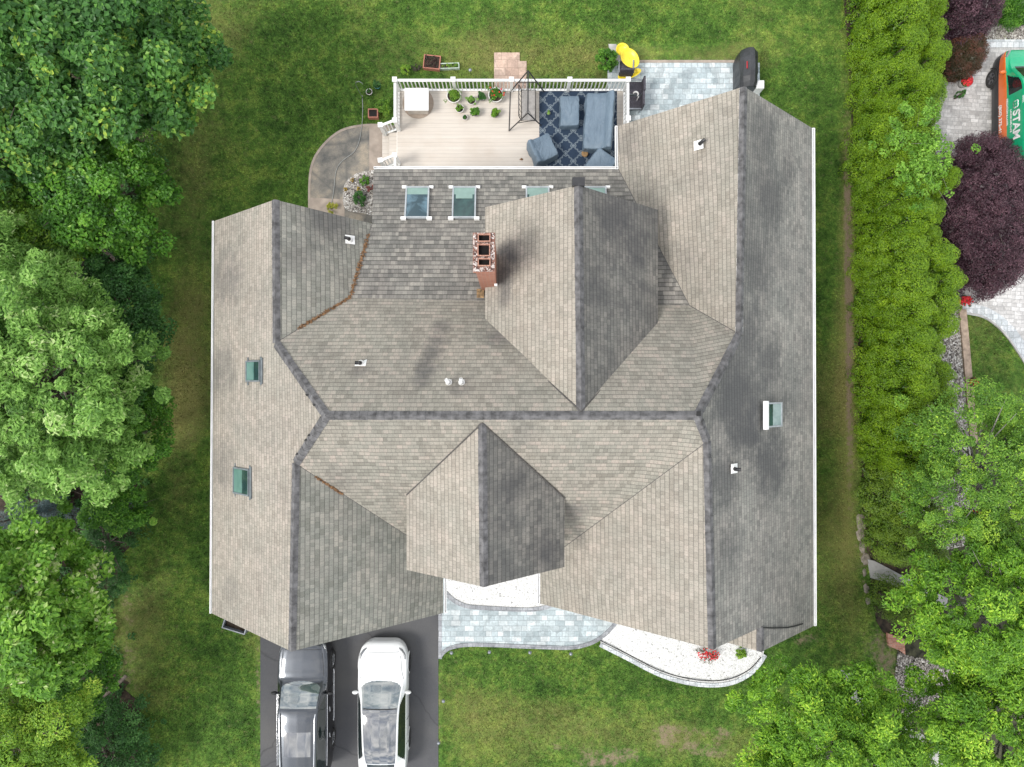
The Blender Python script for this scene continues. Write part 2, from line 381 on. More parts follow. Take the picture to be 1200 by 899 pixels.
# ------------------------------------------------------------------ numpy mesh helpers
def np_mesh(name, verts, faces_n, mats, parent=None, attrs=None, k=4, smooth=False):
    """verts (N,3); faces are consecutive groups of k vertices when faces_n is an int"""
    me = bpy.data.meshes.new(name)
    nv = len(verts)
    if isinstance(faces_n, int):
        nf = faces_n; idx = np.arange(nf*k, dtype=np.int32)
    else:
        nf = len(faces_n); idx = np.asarray(faces_n, dtype=np.int32).ravel()
    me.vertices.add(nv); me.vertices.foreach_set('co', np.asarray(verts, dtype=np.float32).ravel())
    me.loops.add(nf*k); me.loops.foreach_set('vertex_index', idx)
    me.polygons.add(nf); me.polygons.foreach_set('loop_start', np.arange(0, nf*k, k, dtype=np.int32))
    me.polygons.foreach_set('loop_total', np.full(nf, k, dtype=np.int32))
    me.polygons.foreach_set('use_smooth', np.full(nf, smooth))
    for a, (dom, val) in (attrs or {}).items():
        at = me.attributes.new(a, 'FLOAT', dom); at.data.foreach_set('value', np.asarray(val, dtype=np.float32))
    me.update(calc_edges=True); me.validate()
    for m in (mats if isinstance(mats, (list, tuple)) else [mats]): me.materials.append(m)
    o = bpy.data.objects.new(name, me); link(o, parent)
    if parent: me.transform(Matrix.LocRotScale(parent.location, parent.rotation_euler, parent.scale).inverted())
    return o

def unit(a): return a/np.maximum(np.linalg.norm(a, axis=-1, keepdims=True), 1e-9)

def leaf_quads(c, nrm, L, W, r):
    """diamond leaves: centres c, normals nrm"""
    n = len(c)
    t = unit(np.cross(nrm, r.normal(size=(n, 3)))); b = np.cross(nrm, t)
    L = (L*r.uniform(.65, 1.3, n))[:, None]; W = (W*r.uniform(.7, 1.25, n))[:, None]
    fold = nrm*(W*.25)
    v = np.stack([c-t*L*.5, c+b*W*.5+fold-t*L*.08, c+t*L*.5, c-b*W*.5+fold-t*L*.08], axis=1)
    return v.reshape(-1, 3)

def clump_leaves(cc, cr, nleaf, L, W, r, up=.9, flat=.7, spread=1.0):
    """leaves around clump centres; returns verts and per-leaf var"""
    k = len(cc)
    idx = np.repeat(np.arange(k), nleaf)
    d = unit(r.normal(size=(len(idx), 3)))
    d[:, 2] = np.where(d[:, 2] < -.3, -d[:, 2], d[:, 2])
    rad = cr[idx]*r.uniform(.3, 1.0, len(idx))**.5*spread
    p = cc[idx]+d*rad[:, None]*np.array([1, 1, flat])
    nr = unit(d*.7+np.array([0, 0, up])+r.normal(size=d.shape)*.45)
    v = leaf_quads(p, nr, L, W, r)
    base = r.normal(size=k)*.15
    var = np.clip(.42+base[idx]+r.normal(size=len(idx))*.2, 0, 1)
    return v, var

def make_crown(name, parent, c, rad, ncl, cr, nleaf, L, W, mat, seed, up=.9, irr=.22, hole=0.0, lower=-.35, flat=.7):
    r = np.random.default_rng(seed)
    rx, ry, rz = rad
    d = unit(r.normal(size=(ncl*3, 3))); d = d[d[:, 2] > lower][:ncl]
    # lobed outline
    az = np.arctan2(d[:, 1], d[:, 0]); ph = r.uniform(0, 6.28, 4)
    lob = 1+irr*(np.sin(az*3+ph[0])*.5+np.sin(az*5+ph[1])*.4+np.sin(az*8+ph[2])*.35)+irr*.5*np.sin(d[:, 2]*6+ph[3])
    rr = (r.uniform(.35, 1.0, len(d))**.45)*lob*(1+.12*np.clip(r.normal(size=len(d)), -1, 1.2))
    cc = np.array(c)+d*rr[:, None]*np.array([rx, ry, rz])
    if hole:
        keep = r.uniform(size=len(cc)) > hole; cc = cc[keep]
    crs = cr*r.uniform(.45, 1.35, len(cc))
    v, var = clump_leaves(cc, crs, nleaf, L, W, r, up, flat)
    o = np_mesh(name, v, len(var), mat, parent, {'var': ('FACE', var)})
    return o, cc

def make_trunk(parent, base, top, r0, cc, seed, mat, nl=10, lean=.1):
    rr = random.Random(seed); mb = MB()
    base = Vector(base); top = Vector(top)
    mid = (base+top)/2+Vector((rr.uniform(-1, 1), rr.uniform(-1, 1), 0))*lean
    mb.tube([base-Vector((0, 0, .1)), base+Vector((0, 0, .3)), mid, top], [r0*1.35, r0, r0*.75, r0*.3], 9)
    for i in range(min(nl, len(cc))):
        e = Vector(cc[rr.randrange(len(cc))]); t = rr.uniform(.35, .95)
        s = base.lerp(mid, t*2) if t < .5 else mid.lerp(top, t*2-1)
        m_ = s.lerp(e, .5)+Vector((rr.uniform(-.25, .25), rr.uniform(-.25, .25), .15))
        mb.tube([s, m_, e], [r0*.4, r0*.22, r0*.06], 6)
        e2 = m_+(e-s)*.45+Vector((rr.uniform(-.6, .6), rr.uniform(-.6, .6), .3))
        mb.tube([m_, e2], [r0*.18, r0*.04], 5)
    return mb.build('trunk', mat, parent)

def tree(name, label, cat, px, py, zc, rpx, rpy, rz, ncl, cr, nleaf, L, W, mat, seed, bark=None, trunk_r=.14, hole=0, group=None, irr=.22, nl=12, up=1.35, flat=.7, lower=-.35):
    c = P(px, py, zc); k = (H-zc)/F
    q = 1+.75*zc/(H-zc); bx, by = c.x*q, c.y*q
    t = empty(name, (bx, by, 0), label, cat, group)
    o, cc = make_crown('crown', t, tuple(c), (rpx*k, rpy*k, rz), ncl, cr, nleaf, L, W, mat, seed, up, irr, hole, lower, flat)
    make_trunk(t, (bx, by, 0), (c.x, c.y, zc+rz*.3), trunk_r, cc, seed, bark or M_BARK, nl)
    return t

# value noise for the turf
def vnoise(x, y, s, seed):
    r = np.random.default_rng(seed); g = r.uniform(size=(256, 256))
    X = x/s+100; Y = y/s+100
    i = np.floor(X).astype(int); j = np.floor(Y).astype(int); fx = X-i; fy = Y-j
    fx = fx*fx*(3-2*fx); fy = fy*fy*(3-2*fy)
    a = g[i % 256, j % 256]; b_ = g[(i+1) % 256, j % 256]; c_ = g[i % 256, (j+1) % 256]; d_ = g[(i+1) % 256, (j+1) % 256]
    return (a*(1-fx)+b_*fx)*(1-fy)+(c_*(1-fx)+d_*fx)*fy
def fbm(x, y, s, seed, o=4):
    v = 0; w = 0
    for k in range(o):
        v = v+vnoise(x, y, s/2**k, seed+k)*.55**k; w += .55**k
    return v/w
# dry / bare places, by where they lie in the garden (px, py, rx, ry, strength)
DRY = [(995, 330, 16, 330, .75), (225, 380, 28, 160, .55), (205, 500, 30, 100, .4), (760, 800, 170, 90, -.35), (560, 860, 90, 60, .25), (690, 850, 110, 50, .35), (830, 870, 120, 50, .5),
       (600, 60, 120, 40, .35), (540, 75, 60, 30, .4), (430, 90, 40, 40, .3), (790, 65, 100, 14, .45), (300, 760, 20, 60, .25), (330, 40, 200, 60, .1), (900, 40, 60, 40, .1), (215, 40, 40, 60, .5),
       (960, 500, 30, 120, .25), (980, 660, 40, 80, .1), (680, 800, 60, 20, -.3), (170, 750, 50, 80, .35), (200, 650, 50, 70, .2)]
BARE = [(996, 420, 6, 200, 1.15), (993, 230, 5, 130, .85), (230, 420, 16, 90, .35), (832, 880, 34, 16, .75), (778, 868, 14, 20, .8), (735, 885, 24, 12, .75), (690, 880, 30, 14, .55), (800, 855, 40, 8, .6), (850, 858, 16, 8, .6), (806, 872, 10, 8, .5),
        (1012, 640, 9, 60, .8), (1030, 760, 26, 34, .7), (1050, 800, 25, 40, .6), (303, 800, 4, 90, .8), (690, 850, 20, 10, .5), (650, 873, 15, 12, .5), (770, 830, 30, 8, .3), (520, 78, 16, 6, .5), (945, 750, 20, 10, .8),
        (515, 830, 2, 80, .6), (700, 895, 30, 8, .6), (620, 850, 14, 6, .4), (150, 800, 18, 60, .6), (150, 700, 12, 60, .5), (840, 68, 110, 3, .5)]
def gfield(x, y, blobs):
    px = CX+x*F/H; py = CY-y*F/H; v = np.zeros_like(x)
    for a, b_, ra, rb, s in blobs:
        v = v+s*np.exp(-(((px-a)/ra)**2+((py-b_)/rb)**2))
    return v
def dryf(x, y): return gfield(x, y, DRY)+(fbm(x, y, 3.0, 5)-.5)*1.0+.22
def baref(x, y): return gfield(x, y, BARE)

# ------------------------------------------------------------------ ground
mb = MB(); mb.poly([(-260, -260, -.1), (260, -260, -.1), (260, 260, -.1), (-260, 260, -.1)])
o = mb.build('ground', M_LAWN); tag(o, 'green ground reaching beyond the gardens', 'ground', kind='structure')
NX, NY = 340, 270
gx, gy = np.meshgrid(np.linspace(-24, 24, NX), np.linspace(-19, 19, NY))
hz = (fbm(gx, gy, 4.0, 50)-.5)*.05-.012
hz = np.minimum(hz, .0)
vv = np.stack([gx.ravel(), gy.ravel(), hz.ravel()], axis=1)
ii = (np.arange(NY-1)[:, None]*NX+np.arange(NX-1)[None, :]).ravel()
ff = np.stack([ii, ii+1, ii+NX+1, ii+NX], axis=1)
o = np_mesh('lawn', vv, ff, M_LAWN, None, {'dry': ('POINT', dryf(gx, gy).ravel()), 'bare': ('POINT', baref(gx, gy).ravel())}, 4, True)
tag(o, 'mown green lawn round the house with dry patches', 'lawn', kind='structure')

def flat(name, pts, z, mat, label, cat, z0=-.06, kind='structure', group=None):
    mb = MB(); mb.prism(pts, z0, z, 0); o = mb.build(name, mat)
    return tag(o, label, cat, group, kind)
def strip(pts, w, z0, z1, mb=None, mi=0):
    """band of width w along an open line"""
    mb = mb or MB(); L_ = []; R_ = []
    for i, p in enumerate(pts):
        a = Vector(pts[max(i-1, 0)][:2]); b_ = Vector(pts[min(i+1, len(pts)-1)][:2]); t = (b_-a).normalized(); n = Vector((-t.y, t.x))
        L_.append(Vector(p[:2])+n*w/2); R_.append(Vector(p[:2])-n*w/2)
    for i in range(len(pts)-1):
        q = [R_[i], R_[i+1], L_[i+1], L_[i]]
        vs = [(v.x, v.y, z0) for v in q]+[(v.x, v.y, z1) for v in q]
        mb.add(vs, [(4, 5, 6, 7), (0, 1, 5, 4), (2, 3, 7, 6)], mi)
        if i == 0: mb.add(vs, [(3, 0, 4, 7)], mi)
        if i == len(pts)-2: mb.add(vs, [(1, 2, 6, 5)], mi)
    return mb

# driveway
flat('driveway', [(-9.57, -19), (-2.80, -19), (-2.80, -6.9), (-9.57, -6.9)], .008, M_ASPH, 'dark asphalt driveway in front of the garage', 'driveway')
# front walk (pavers) and beds
walk = gp([(516, 768), (519, 764), (526, 758.5), (540, 755), (560, 754), (600, 755.5), (640, 757), (668, 757.5), (690, 753), (706, 744), (722, 729), (745, 700), (760, 640), (700, 600), (650, 640), (649, 705),
           (640, 710), (620, 713), (600, 712.5), (570, 711), (548, 709), (536, 704), (524, 697), (520, 640), (516, 640)])
flat('front_walk', walk, .045, M_PAVE, 'pale blue grey paver walk to the front door', 'path')
bed1 = gp([(521, 610), (524, 697), (536, 704), (548, 709), (570, 711), (600, 712.5), (620, 713), (640, 710), (649, 705), (650, 610)])
flat('gravel_bed', bed1, .052, M_GRAVW, 'white gravel bed between the front walk and the entry', 'gravel bed')
bed2 = smooth_open([(724, 728), (714, 742), (704, 754), (735, 770), (770, 788), (800, 797), (830, 801), (855, 799), (876, 789), (888, 777), (894, 768), (896, 750)], 4)
bed2 = gp(bed2)+gp([(880, 690), (760, 640), (745, 700)])
flat('gravel_bed', bed2, .030, M_GRAVW, 'long curved white gravel bed under the right front gable', 'gravel bed')
mb = strip(gp(smooth_open([(515.5, 771), (518, 766), (526, 759.5), (540, 756), (560, 755), (600, 756.5), (640, 758), (668, 758.5), (690, 754), (706, 745), (722, 729), (735, 712)], 4)), .14, -.05, .075)
mb = strip([(-2.73, -10.45), (-2.73, -7.0)], .13, -.05, .055, mb)
o = mb.build('walk_border', M_KERB); tag(o, 'dark grey soldier course along the front walk', 'border', kind='structure')
mb = strip(gp(smooth_open([(522, 694), (528, 700), (536, 705.5), (548, 710), (570, 712), (600, 713.5), (620, 714), (640, 711), (652, 705)], 4)), .16, -.05, .085)
o = mb.build('bed_border', M_KERB); tag(o, 'curved grey border between entry gravel and the walk', 'border', kind='structure')
edge = smooth_open([(703, 755), (735, 771), (770, 789), (800, 798.5), (830, 802.5), (856, 800), (877, 790), (889, 778), (896, 767)], 4)
mb = strip(gp(edge), .15, -.05, .07)
o = mb.build('bed_border', M_KERBL); tag(o, 'pale stone edging round the curved gravel bed', 'border', kind='structure')
mb = MB(); mb.tube([tuple(P(a, b_-4.5, .06+.02*math.sin(i))) for i, (a, b_) in enumerate(edge[:-3])], .018, 6)
o = mb.build('drip_hose', M_BLACKR); tag(o, 'thin black hose lying along the edge of curved gravel bed', 'hose')
# rear patio and pads
patio = gp([(712, 73.5), (866, 74), (890, 74), (890, 190), (712, 190)])
flat('patio', patio, .03, M_PAVE, 'blue grey paver patio behind the house', 'patio')
mb = strip(gp([(706, 72.5), (868, 72.5)]), .1, -.05, .045); o = mb.build('patio_border', M_CONCT); tag(o, 'tan edge of the rear patio', 'border', kind='structure')
cpat = gp(smooth_open([(448, 147), (425, 148), (400, 154), (380, 170), (368, 190), (364, 215), (364, 260)], 5))+gp([(470, 262), (470, 147)])
flat('concrete_patio', cpat, .03, M_CONC, 'round stained concrete patio beside the deck steps', 'patio')
mb = strip(gp(smooth_open([(450, 147), (425, 147.5), (400, 153.5), (379.5, 170), (367, 190), (363, 215), (363, 262)], 5)), .09, -.05, .04)
o = mb.build('patio_border', M_CONCT); tag(o, 'pale rim of the round concrete patio', 'border', kind='structure')
flat('step_pad', gp([(433, 147), (452, 147), (452, 240), (433, 240)]), .042, M_CONCT, 'tan concrete pad at foot of deck steps', 'pad')
flat('step_pad', gp([(364, 232), (404, 234), (404, 262), (364, 262)]), .038, M_CONCT, 'tan concrete strip of the round patio', 'pad')
pbed = smooth_closed([(437, 200), (418, 204), (405, 215), (402, 232), (406, 246), (425, 250), (445, 250), (446, 205)], 3)
flat('pebble_bed', gp(pbed), .055, M_GRAVM, 'small pebble bed in the corner by the sunroom', 'pebble bed')
flat('brick_pad', gp([(579, 62), (609, 62), (609, 72), (617, 72), (617, 105), (579, 105)]), .03, M_BRICKPAD, 'pinkish paver pad behind the deck', 'pad')
flat('side_path', gp([(713, 52), (722, 52), (733, 74), (733, 110), (716, 110), (716, 75)]), .024, M_CONCP, 'grey concrete slab beside the deck shrub', 'path')
# under the left wood and the hedge
wood = gp(smooth_closed([(-140, -140), (120, -120), (205, -40), (200, 90), (165, 175), (170, 250), (150, 330), (160, 450), (165, 560), (150, 640), (130, 700), (125, 760), (160, 830), (160, 940), (100, 1020), (-140, 1020), (-160, 400)], 4))
def ragged(poly, amp, step=.25, seed=3):
    rr = random.Random(seed); out = []
    for i in range(len(poly)):
        a = Vector(poly[i]); b_ = Vector(poly[(i+1) % len(poly)]); n = max(1, int((b_-a).length/step))
        for k in range(n):
            p = a.lerp(b_, k/n); out.append((p.x+rr.gauss(0, amp), p.y+rr.gauss(0, amp*.4)))
    return out
wood_s = wood; wood = ragged(wood, .13)
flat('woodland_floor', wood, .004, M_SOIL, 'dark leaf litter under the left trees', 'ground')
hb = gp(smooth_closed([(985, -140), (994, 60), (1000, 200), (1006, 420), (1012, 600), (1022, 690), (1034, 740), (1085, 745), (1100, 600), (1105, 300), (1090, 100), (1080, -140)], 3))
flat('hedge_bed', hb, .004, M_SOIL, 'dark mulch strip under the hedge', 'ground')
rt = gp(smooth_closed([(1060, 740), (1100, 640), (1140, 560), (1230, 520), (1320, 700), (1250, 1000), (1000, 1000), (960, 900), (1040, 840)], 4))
flat('tree_bed', rt, .006, simple('dark_bed', (.055, .055, .03), .95, var=.5, scale=3, bmp=.6), 'dark planting bed under the right trees', 'ground')  # dark olive bed colour
# neighbour's side
flat('neighbour_paving', gp([(1075, 49), (1330, 49), (1330, 700), (1245, 520), (1215, 440), (1197, 407), (1178, 382), (1155, 366), (1127, 360), (1108, 356), (1100, 200)]), .02, M_PAVE2, 'light grey block paved drive next door', 'driveway')
mb = strip(gp(smooth_open([(1127, 361), (1155, 367), (1178, 383), (1197, 408), (1215, 441), (1245, 520)], 4)), .42, -.05, .028)
o = mb.build('drive_border', M_KERBL); tag(o, 'curved grey border band of the neighbouring drive', 'border', kind='structure')
mb = strip(gp(smooth_open([(1132, 367), (1153, 372), (1174, 388), (1192, 412), (1209, 443), (1239, 520)], 4)), .06, -.05, .05)
o = mb.build('drive_edge', M_CONCP); tag(o, 'thin white kerb edge beside the neighbouring lawn', 'border', kind='structure')
mb = strip(gp([(1090, 51.5), (1330, 51.5)]), .3, -.05, .035); o = mb.build('drive_border', M_KERBL); tag(o, 'straight border band at the top of the neighbouring drive', 'border', kind='structure')
flat('pebble_bed', gp([(1160, 26), (1330, 20), (1330, 47), (1152, 47)]), .012, M_GRAVM, 'white pebble bed beyond the neighbouring drive', 'pebble bed')
flat('pebble_strip', gp([(1100, 330), (1124, 350), (1126, 400), (1132, 470), (1140, 560), (1130, 640), (1080, 650), (1070, 560), (1085, 430)]), .008, M_GRAVM, 'pebble strip between hedge and timber edging', 'pebble bed')
mb = strip(gp([(1126.5, 363), (1130, 400), (1134, 446), (1140, 520)]), .27, -.05, .1)
o = mb.build('timber_edging', simple('weathered_timber', (.38, .29, .22), .8, var=.2, scale=6)); tag(o, 'long brown timber edging beside the neighbouring lawn', 'edging')
flat('concrete_path', gp([(1016, 655), (1024, 657), (1045, 668), (1075, 684), (1110, 700), (1108, 714), (1070, 697), (1040, 683), (1020, 677)]), .05, M_CONCP, 'short pale concrete path running into the hedge', 'path')
flat('stone_path', gp(smooth_open([(985, 785), (1003, 792), (1012, 812), (1030, 835), (1060, 850), (1120, 880)], 3))+gp([(1110, 915), (1060, 880), (1020, 850), (1000, 825)]), .03, M_CONCP, 'grey flagstone path under the bottom right trees', 'path')
mb = MB(); mb.prism(gp([(1038, 741), (1058, 748), (1059, 766), (1052, 761), (1040, 756)]), -.05, .12); o = mb.build('brick_step', M_BRICK); tag(o, 'red brick step beside the end of the hedge', 'step')

# ------------------------------------------------------------------ stones
def stones(name, poly_px, n, size, label, cat, seed, mat=M_STONE, z=.0):
    r = np.random.default_rng(seed); poly = np.array(gp(poly_px)); lo = poly.min(0); hi = poly.max(0)
    pts = []
    while len(pts) < n:
        q = r.uniform(lo, hi)
        if inpoly(q[None, :], poly)[0]: pts.append(q)
    pts = np.array(pts)
    phi = (1+5**.5)/2
    ico = unit(np.array([(-1, phi, 0), (1, phi, 0), (-1, -phi, 0), (1, -phi, 0), (0, -1, phi), (0, 1, phi), (0, -1, -phi), (0, 1, -phi), (phi, 0, -1), (phi, 0, 1), (-phi, 0, -1), (-phi, 0, 1)], float))
    fc = np.array([(0, 11, 5), (0, 5, 1), (0, 1, 7), (0, 7, 10), (0, 10, 11), (1, 5, 9), (5, 11, 4), (11, 10, 2), (10, 7, 6), (7, 1, 8), (3, 9, 4), (3, 4, 2), (3, 2, 6), (3, 6, 8), (3, 8, 9), (4, 9, 5), (2, 4, 11), (6, 2, 10), (8, 6, 7), (9, 8, 1)])
    V = []; Fc = []; A = []
    for i, q in enumerate(pts):
        s = size*r.uniform(.5, 1.4)*np.array([1, r.uniform(.6, 1), r.uniform(.4, .7)]); a = r.uniform(0, 6.28)
        v = ico*s*r.uniform(.85, 1.15, (12, 1)); ca, sa = math.cos(a), math.sin(a)
        v = v @ np.array([[ca, sa, 0], [-sa, ca, 0], [0, 0, 1]])
        V.append(v+np.array([q[0], q[1], z+s[2]*.5])); Fc.append(fc+12*i); A.append(np.full(20, r.uniform()))
    o = np_mesh(name, np.concatenate(V), np.concatenate(Fc), mat, None, {'var': ('FACE', np.concatenate(A))}, 3, True)
    return tag(o, label, cat, kind='stuff')
def inpoly(q, poly):
    x, y = q[:, 0], q[:, 1]; ins = np.zeros(len(q), bool); j = len(poly)-1
    for i in range(len(poly)):
        xi, yi = poly[i]; xj, yj = poly[j]
        if yi != yj: ins ^= ((yi > y) != (yj > y)) & (x < (xj-xi)*(y-yi)/(yj-yi)+xi)
        j = i
    return ins
stones('river_stones', [(1052, 762), (1062, 768), (1100, 775), (1120, 790), (1110, 812), (1075, 830), (1055, 845), (1048, 800)], 3200, .034, 'grey river stones in the bed below the hedge', 'stones', 3)
stones('river_stones', [(1100, 345), (1123, 352), (1126, 400), (1131, 470), (1138, 560), (1128, 640), (1080, 650), (1072, 560), (1090, 430)], 3600, .042, 'pale river stones between hedge and timber edging', 'stones', 4, z=.01)
stones('white_pebbles', [(1156, 29), (1206, 26), (1206, 46), (1156, 46)], 700, .03, 'white pebbles beyond the neighbouring paved drive', 'stones', 5, z=.01)
stones('corner_pebbles', [(437, 202), (420, 206), (407, 216), (404, 232), (408, 245), (425, 249), (444, 249), (445, 206)], 700, .035, 'mixed pebbles in the corner bed by the concrete patio', 'stones', 6, z=.05)
bs = random.Random(5)
BOULD = [(1009, 612, .2, 'topmost'), (1008, 627, .16, 'second'), (1010, 640, .13, 'third'), (1014, 655, .17, 'fourth'), (1013, 671, .1, 'fifth'), (1015, 690, .14, 'sixth'), (1017, 704, .11, 'lowest')]
for i, (a, b_, s, w) in enumerate(BOULD):
    s *= 1.25; c = P(a, b_, .0); mb = MB()
    prof = [(0.001, -s*.2), (s*.9, -s*.1), (s, s*.2), (s*.75, s*.5), (s*.3, s*.62), (0.001, s*.65)]
    mb.lathe((0, 0, 0), prof, 7, smooth=False)
    ky, kx = bs.uniform(.9, 1.7), bs.uniform(.55, .9)
    mb.v = [(c.x+x*kx+bs.uniform(-.2, .2)*s, c.y+y*ky+bs.uniform(-.25, .25)*s, z*.45+bs.uniform(-.05, .05)*s) for x, y, z in mb.v]
    o = mb.build('boulder', M_ROCK); tag(o, '%s tan boulder in the row left of the hedge' % w, 'rock', 'boulders beside the hedge')

# ------------------------------------------------------------------ HOUSE
house = empty('house', (0, 0, 0), 'large house with grey shingled multi gable roof in the middle of the lawn', 'house')
V = {}
def pt(k, px, py, D): V[k] = P(px, py, H-D)
for a in [('A', 382, 487, 18.17), ('B', 818, 487, 18.17), ('LEr', 251.5, 259, 22.5), ('LEf', 248.5, 719, 22.5), ('LR', 322, 234, 19.95), ('LRj', 323, 402, 19.95),
          ('LFj', 346, 543, 19.35), ('LF', 341.5, 763.5, 19.35), ('V1', 436, 262, 21.9), ('V2', 410, 349, 21.15), ('V3', 808, 358, 21.15), ('LWl', 438, 198.5, 22.48), ('LWr', 725, 198.5, 22.45),
          ('RRj', 867, 392, 19.75), ('RA', 872, 101.5, 19.4), ('RLe', 724.5, 147.5, 22.27), ('REr', 951.5, 150, 22.57), ('REf', 953.5, 733.5, 22.57),
          ('BRf', 892, 764, 20.28), ('BRb', 892, 735, 20.28), ('RF', 835.5, 761, 18.59), ('RFj', 829.5, 517, 18.6), ('RFe', 633, 707.5, 22.5), ('VR', 633, 662, 22.3), ('LFe', 519.5, 718.5, 22.5), ('VL', 519.5, 655, 22.3),
          # entry gable
          ('Gb', 565, 496, 18.33), ('Gf', 567, 688, 18.38), ('Glf', 476.5, 668, 20.2), ('Glb', 476.5, 580, 20.2), ('Grf', 661.5, 664.5, 20.2), ('Grb', 661.5, 584, 20.2),
          # rear dormer
          ('Db', 681, 482, 18.24), ('Df', 678, 217, 18.3), ('Dlf', 568.5, 243, 20.7), ('Dlb', 568.5, 380, 20.6), ('Drf', 771, 246, 20.7), ('Drb', 771, 384, 20.6)]:
    pt(*a)
V['BLf'] = Vector((4.7, V['BRf'].y, V['REf'].z)); V['BLb'] = Vector((4.7, V['BRb'].y, V['REf'].z))
planes = [  # (vertices, material, horizontal eave direction, down vector)
 (['LEr', 'LEf', 'LF', 'LFj', 'A', 'LRj', 'LR'], 'left', (0, 1, 0)),
 (['LR', 'LRj', 'V2', 'V1'], 'wing', (0, 1, 0)),
 (['LRj', 'A', 'B', 'RRj', 'V3', 'V2'], 'rear', (1, 0, 0)),
 (['V2', 'V3', 'LWr', 'LWl', 'V1'], 'low', (1, 0, 0)),
 (['RRj', 'RA', 'RLe', 'LWr', 'V3'], 'rwl', (0, 1, 0)),
 (['RA', 'RRj', 'B', 'RFj', 'RF', 'BRb', 'BRf', 'REf', 'REr'], 'right', (0, 1, 0)),
 (['RFj', 'VR', 'RFe', 'RF'], 'rwl', (0, 1, 0)),
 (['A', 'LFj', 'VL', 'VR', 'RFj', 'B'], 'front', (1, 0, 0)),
 (['LFj', 'LF', 'LFe', 'VL'], 'wing', (0, 1, 0)),
 (['BRb', 'BLb', 'BLf', 'BRf'], 'rwl', (0, 1, 0)),
 (['Gb', 'Glb', 'Glf', 'Gf'], 'dormer_l', (0, 1, 0)),
 (['Gb', 'Gf', 'Grf', 'Grb'], 'dormer_r', (0, 1, 0)),
 (['Db', 'Df', 'Dlf', 'Dlb'], 'dormer_l', (0, 1, 0)),
 (['Db', 'Drb', 'Drf', 'Df'], 'dormer_r', (0, 1, 0)),
]
PL = {}
import bmesh
for k, (vs, mk, hd) in enumerate(planes):
    pts = [V[n] for n in vs]; nrm = Vector((0, 0, 0))
    for i in range(len(pts)): nrm += pts[i].cross(pts[(i+1) % len(pts)])
    nrm.normalize()
    PL[k] = (sum(pts, Vector())/len(pts), -nrm if nrm.z < 0 else nrm)
M_SH = {
 'left': shingle('shingle_weathered_left', LT, .8, .2, .3, patches=[(266, 330, 0, .9, .4), (262, 430, 0, .7, .3), (260, 545, 0, .8, .3), (270, 690, 0, .5, .2)]),
 'wing': shingle('shingle_grey_green', GR, .8, .2, .4, patches=[(385, 255, 1, .8, .65), (350, 300, 1, .5, .3)]),
 'rear': shingle('shingle_rear', MD, 1.0, .22, .5, patches=[(518, 385, 2, .3, .5), (513, 400, 2, .32, .55), (507, 415, 2, .34, .55), (500, 430, 2, .34, .6), (494, 445, 2, .3, .5), (423, 434, 2, .3, .4), (585, 392, 2, .4, .55), (540, 455, 2, .35, .4)]),
 'front': shingle('shingle_front', MD, .85, .15, .4, patches=[(672, 600, 7, .4, .55), (610, 510, 7, .5, .25), (400, 560, 7, .6, .2)]),  # first patch paints the soft shadow beside the entry gable
 'low': shingle('shingle_low_slope', DK, 1.0, .25, .5, line=.5, patches=[(780, 300, 3, .5, .5), (600, 340, 3, .5, .35), (450, 215, 3, .8, .3)]),
 'right': shingle('shingle_algae_right', [(.21, .21, .20), (.27, .27, .256), (.31, .308, .29), (.36, .35, .33)], .8, .45, .33, dark=(.09, .091, .092),
          patches=[(878, 445, 5, 1.9, .5), (885, 250, 5, 2.0, .4), (893, 150, 5, .7, .5), (905, 230, 5, .9, .6), (890, 320, 5, .8, .55), (868, 475, 5, 1.15, .8), (905, 420, 5, .6, .6), (905, 545, 5, 1.0, .85), (850, 560, 5, .8, .7), (880, 510, 5, .6, .8), (858, 640, 5, .6, .4), (925, 200, 5, .5, .5), (880, 395, 5, .5, .6)]),
 'rwl': shingle('shingle_right_wing_inner', LT, .85, .18, .4, patches=[(735, 170, 4, .6, .3), (800, 300, 4, .5, .2)]),
 'dormer_l': shingle('shingle_dormer_pale', LT, .9, .12, .5, patches=[(597, 300, 12, .42, .85), (590, 325, 12, .4, .7), (592, 350, 12, .25, .5)]),  # dark patches on the dormer's left face beside the chimney
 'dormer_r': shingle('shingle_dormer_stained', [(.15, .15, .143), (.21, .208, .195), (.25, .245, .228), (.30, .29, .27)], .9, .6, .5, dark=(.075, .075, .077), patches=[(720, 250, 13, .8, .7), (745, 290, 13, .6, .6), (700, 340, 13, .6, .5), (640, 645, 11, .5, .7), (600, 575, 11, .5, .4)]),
}
mats = list(M_SH.keys())
bm = bmesh.new(); uvl = bm.loops.layers.uv.new('UVMap')
for k, (vs, mk, hd) in enumerate(planes):
    pts = [V[n] for n in vs]
    nrm = Vector((0, 0, 0))
    for i in range(len(pts)):
        a, b_ = pts[i], pts[(i+1) % len(pts)]; nrm += a.cross(b_)
    nrm.normalize()
    if nrm.z < 0: pts = pts[::-1]; nrm = -nrm
    PL[k] = (sum(pts, Vector())/len(pts), nrm)
    h = Vector(hd); u = (h-nrm*h.dot(nrm)).normalized(); v = nrm.cross(u)
    if v.z < 0: v = -v
    bv = [bm.verts.new(p) for p in pts]
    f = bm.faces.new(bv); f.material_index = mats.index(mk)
    for lp in f.loops: lp[uvl].uv = (lp.vert.co.dot(u)+37.13*k, lp.vert.co.dot(v)+50)
me = bpy.data.meshes.new('roof'); 
bm.normal_update()
bmesh.ops.triangulate(bm, faces=bm.faces[:], ngon_method='BEAUTY')
bm.to_mesh(me); bm.free()
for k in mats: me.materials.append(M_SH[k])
me.materials.append(M_WHITE)
roof = bpy.data.objects.new('roof', me); link(roof, house)
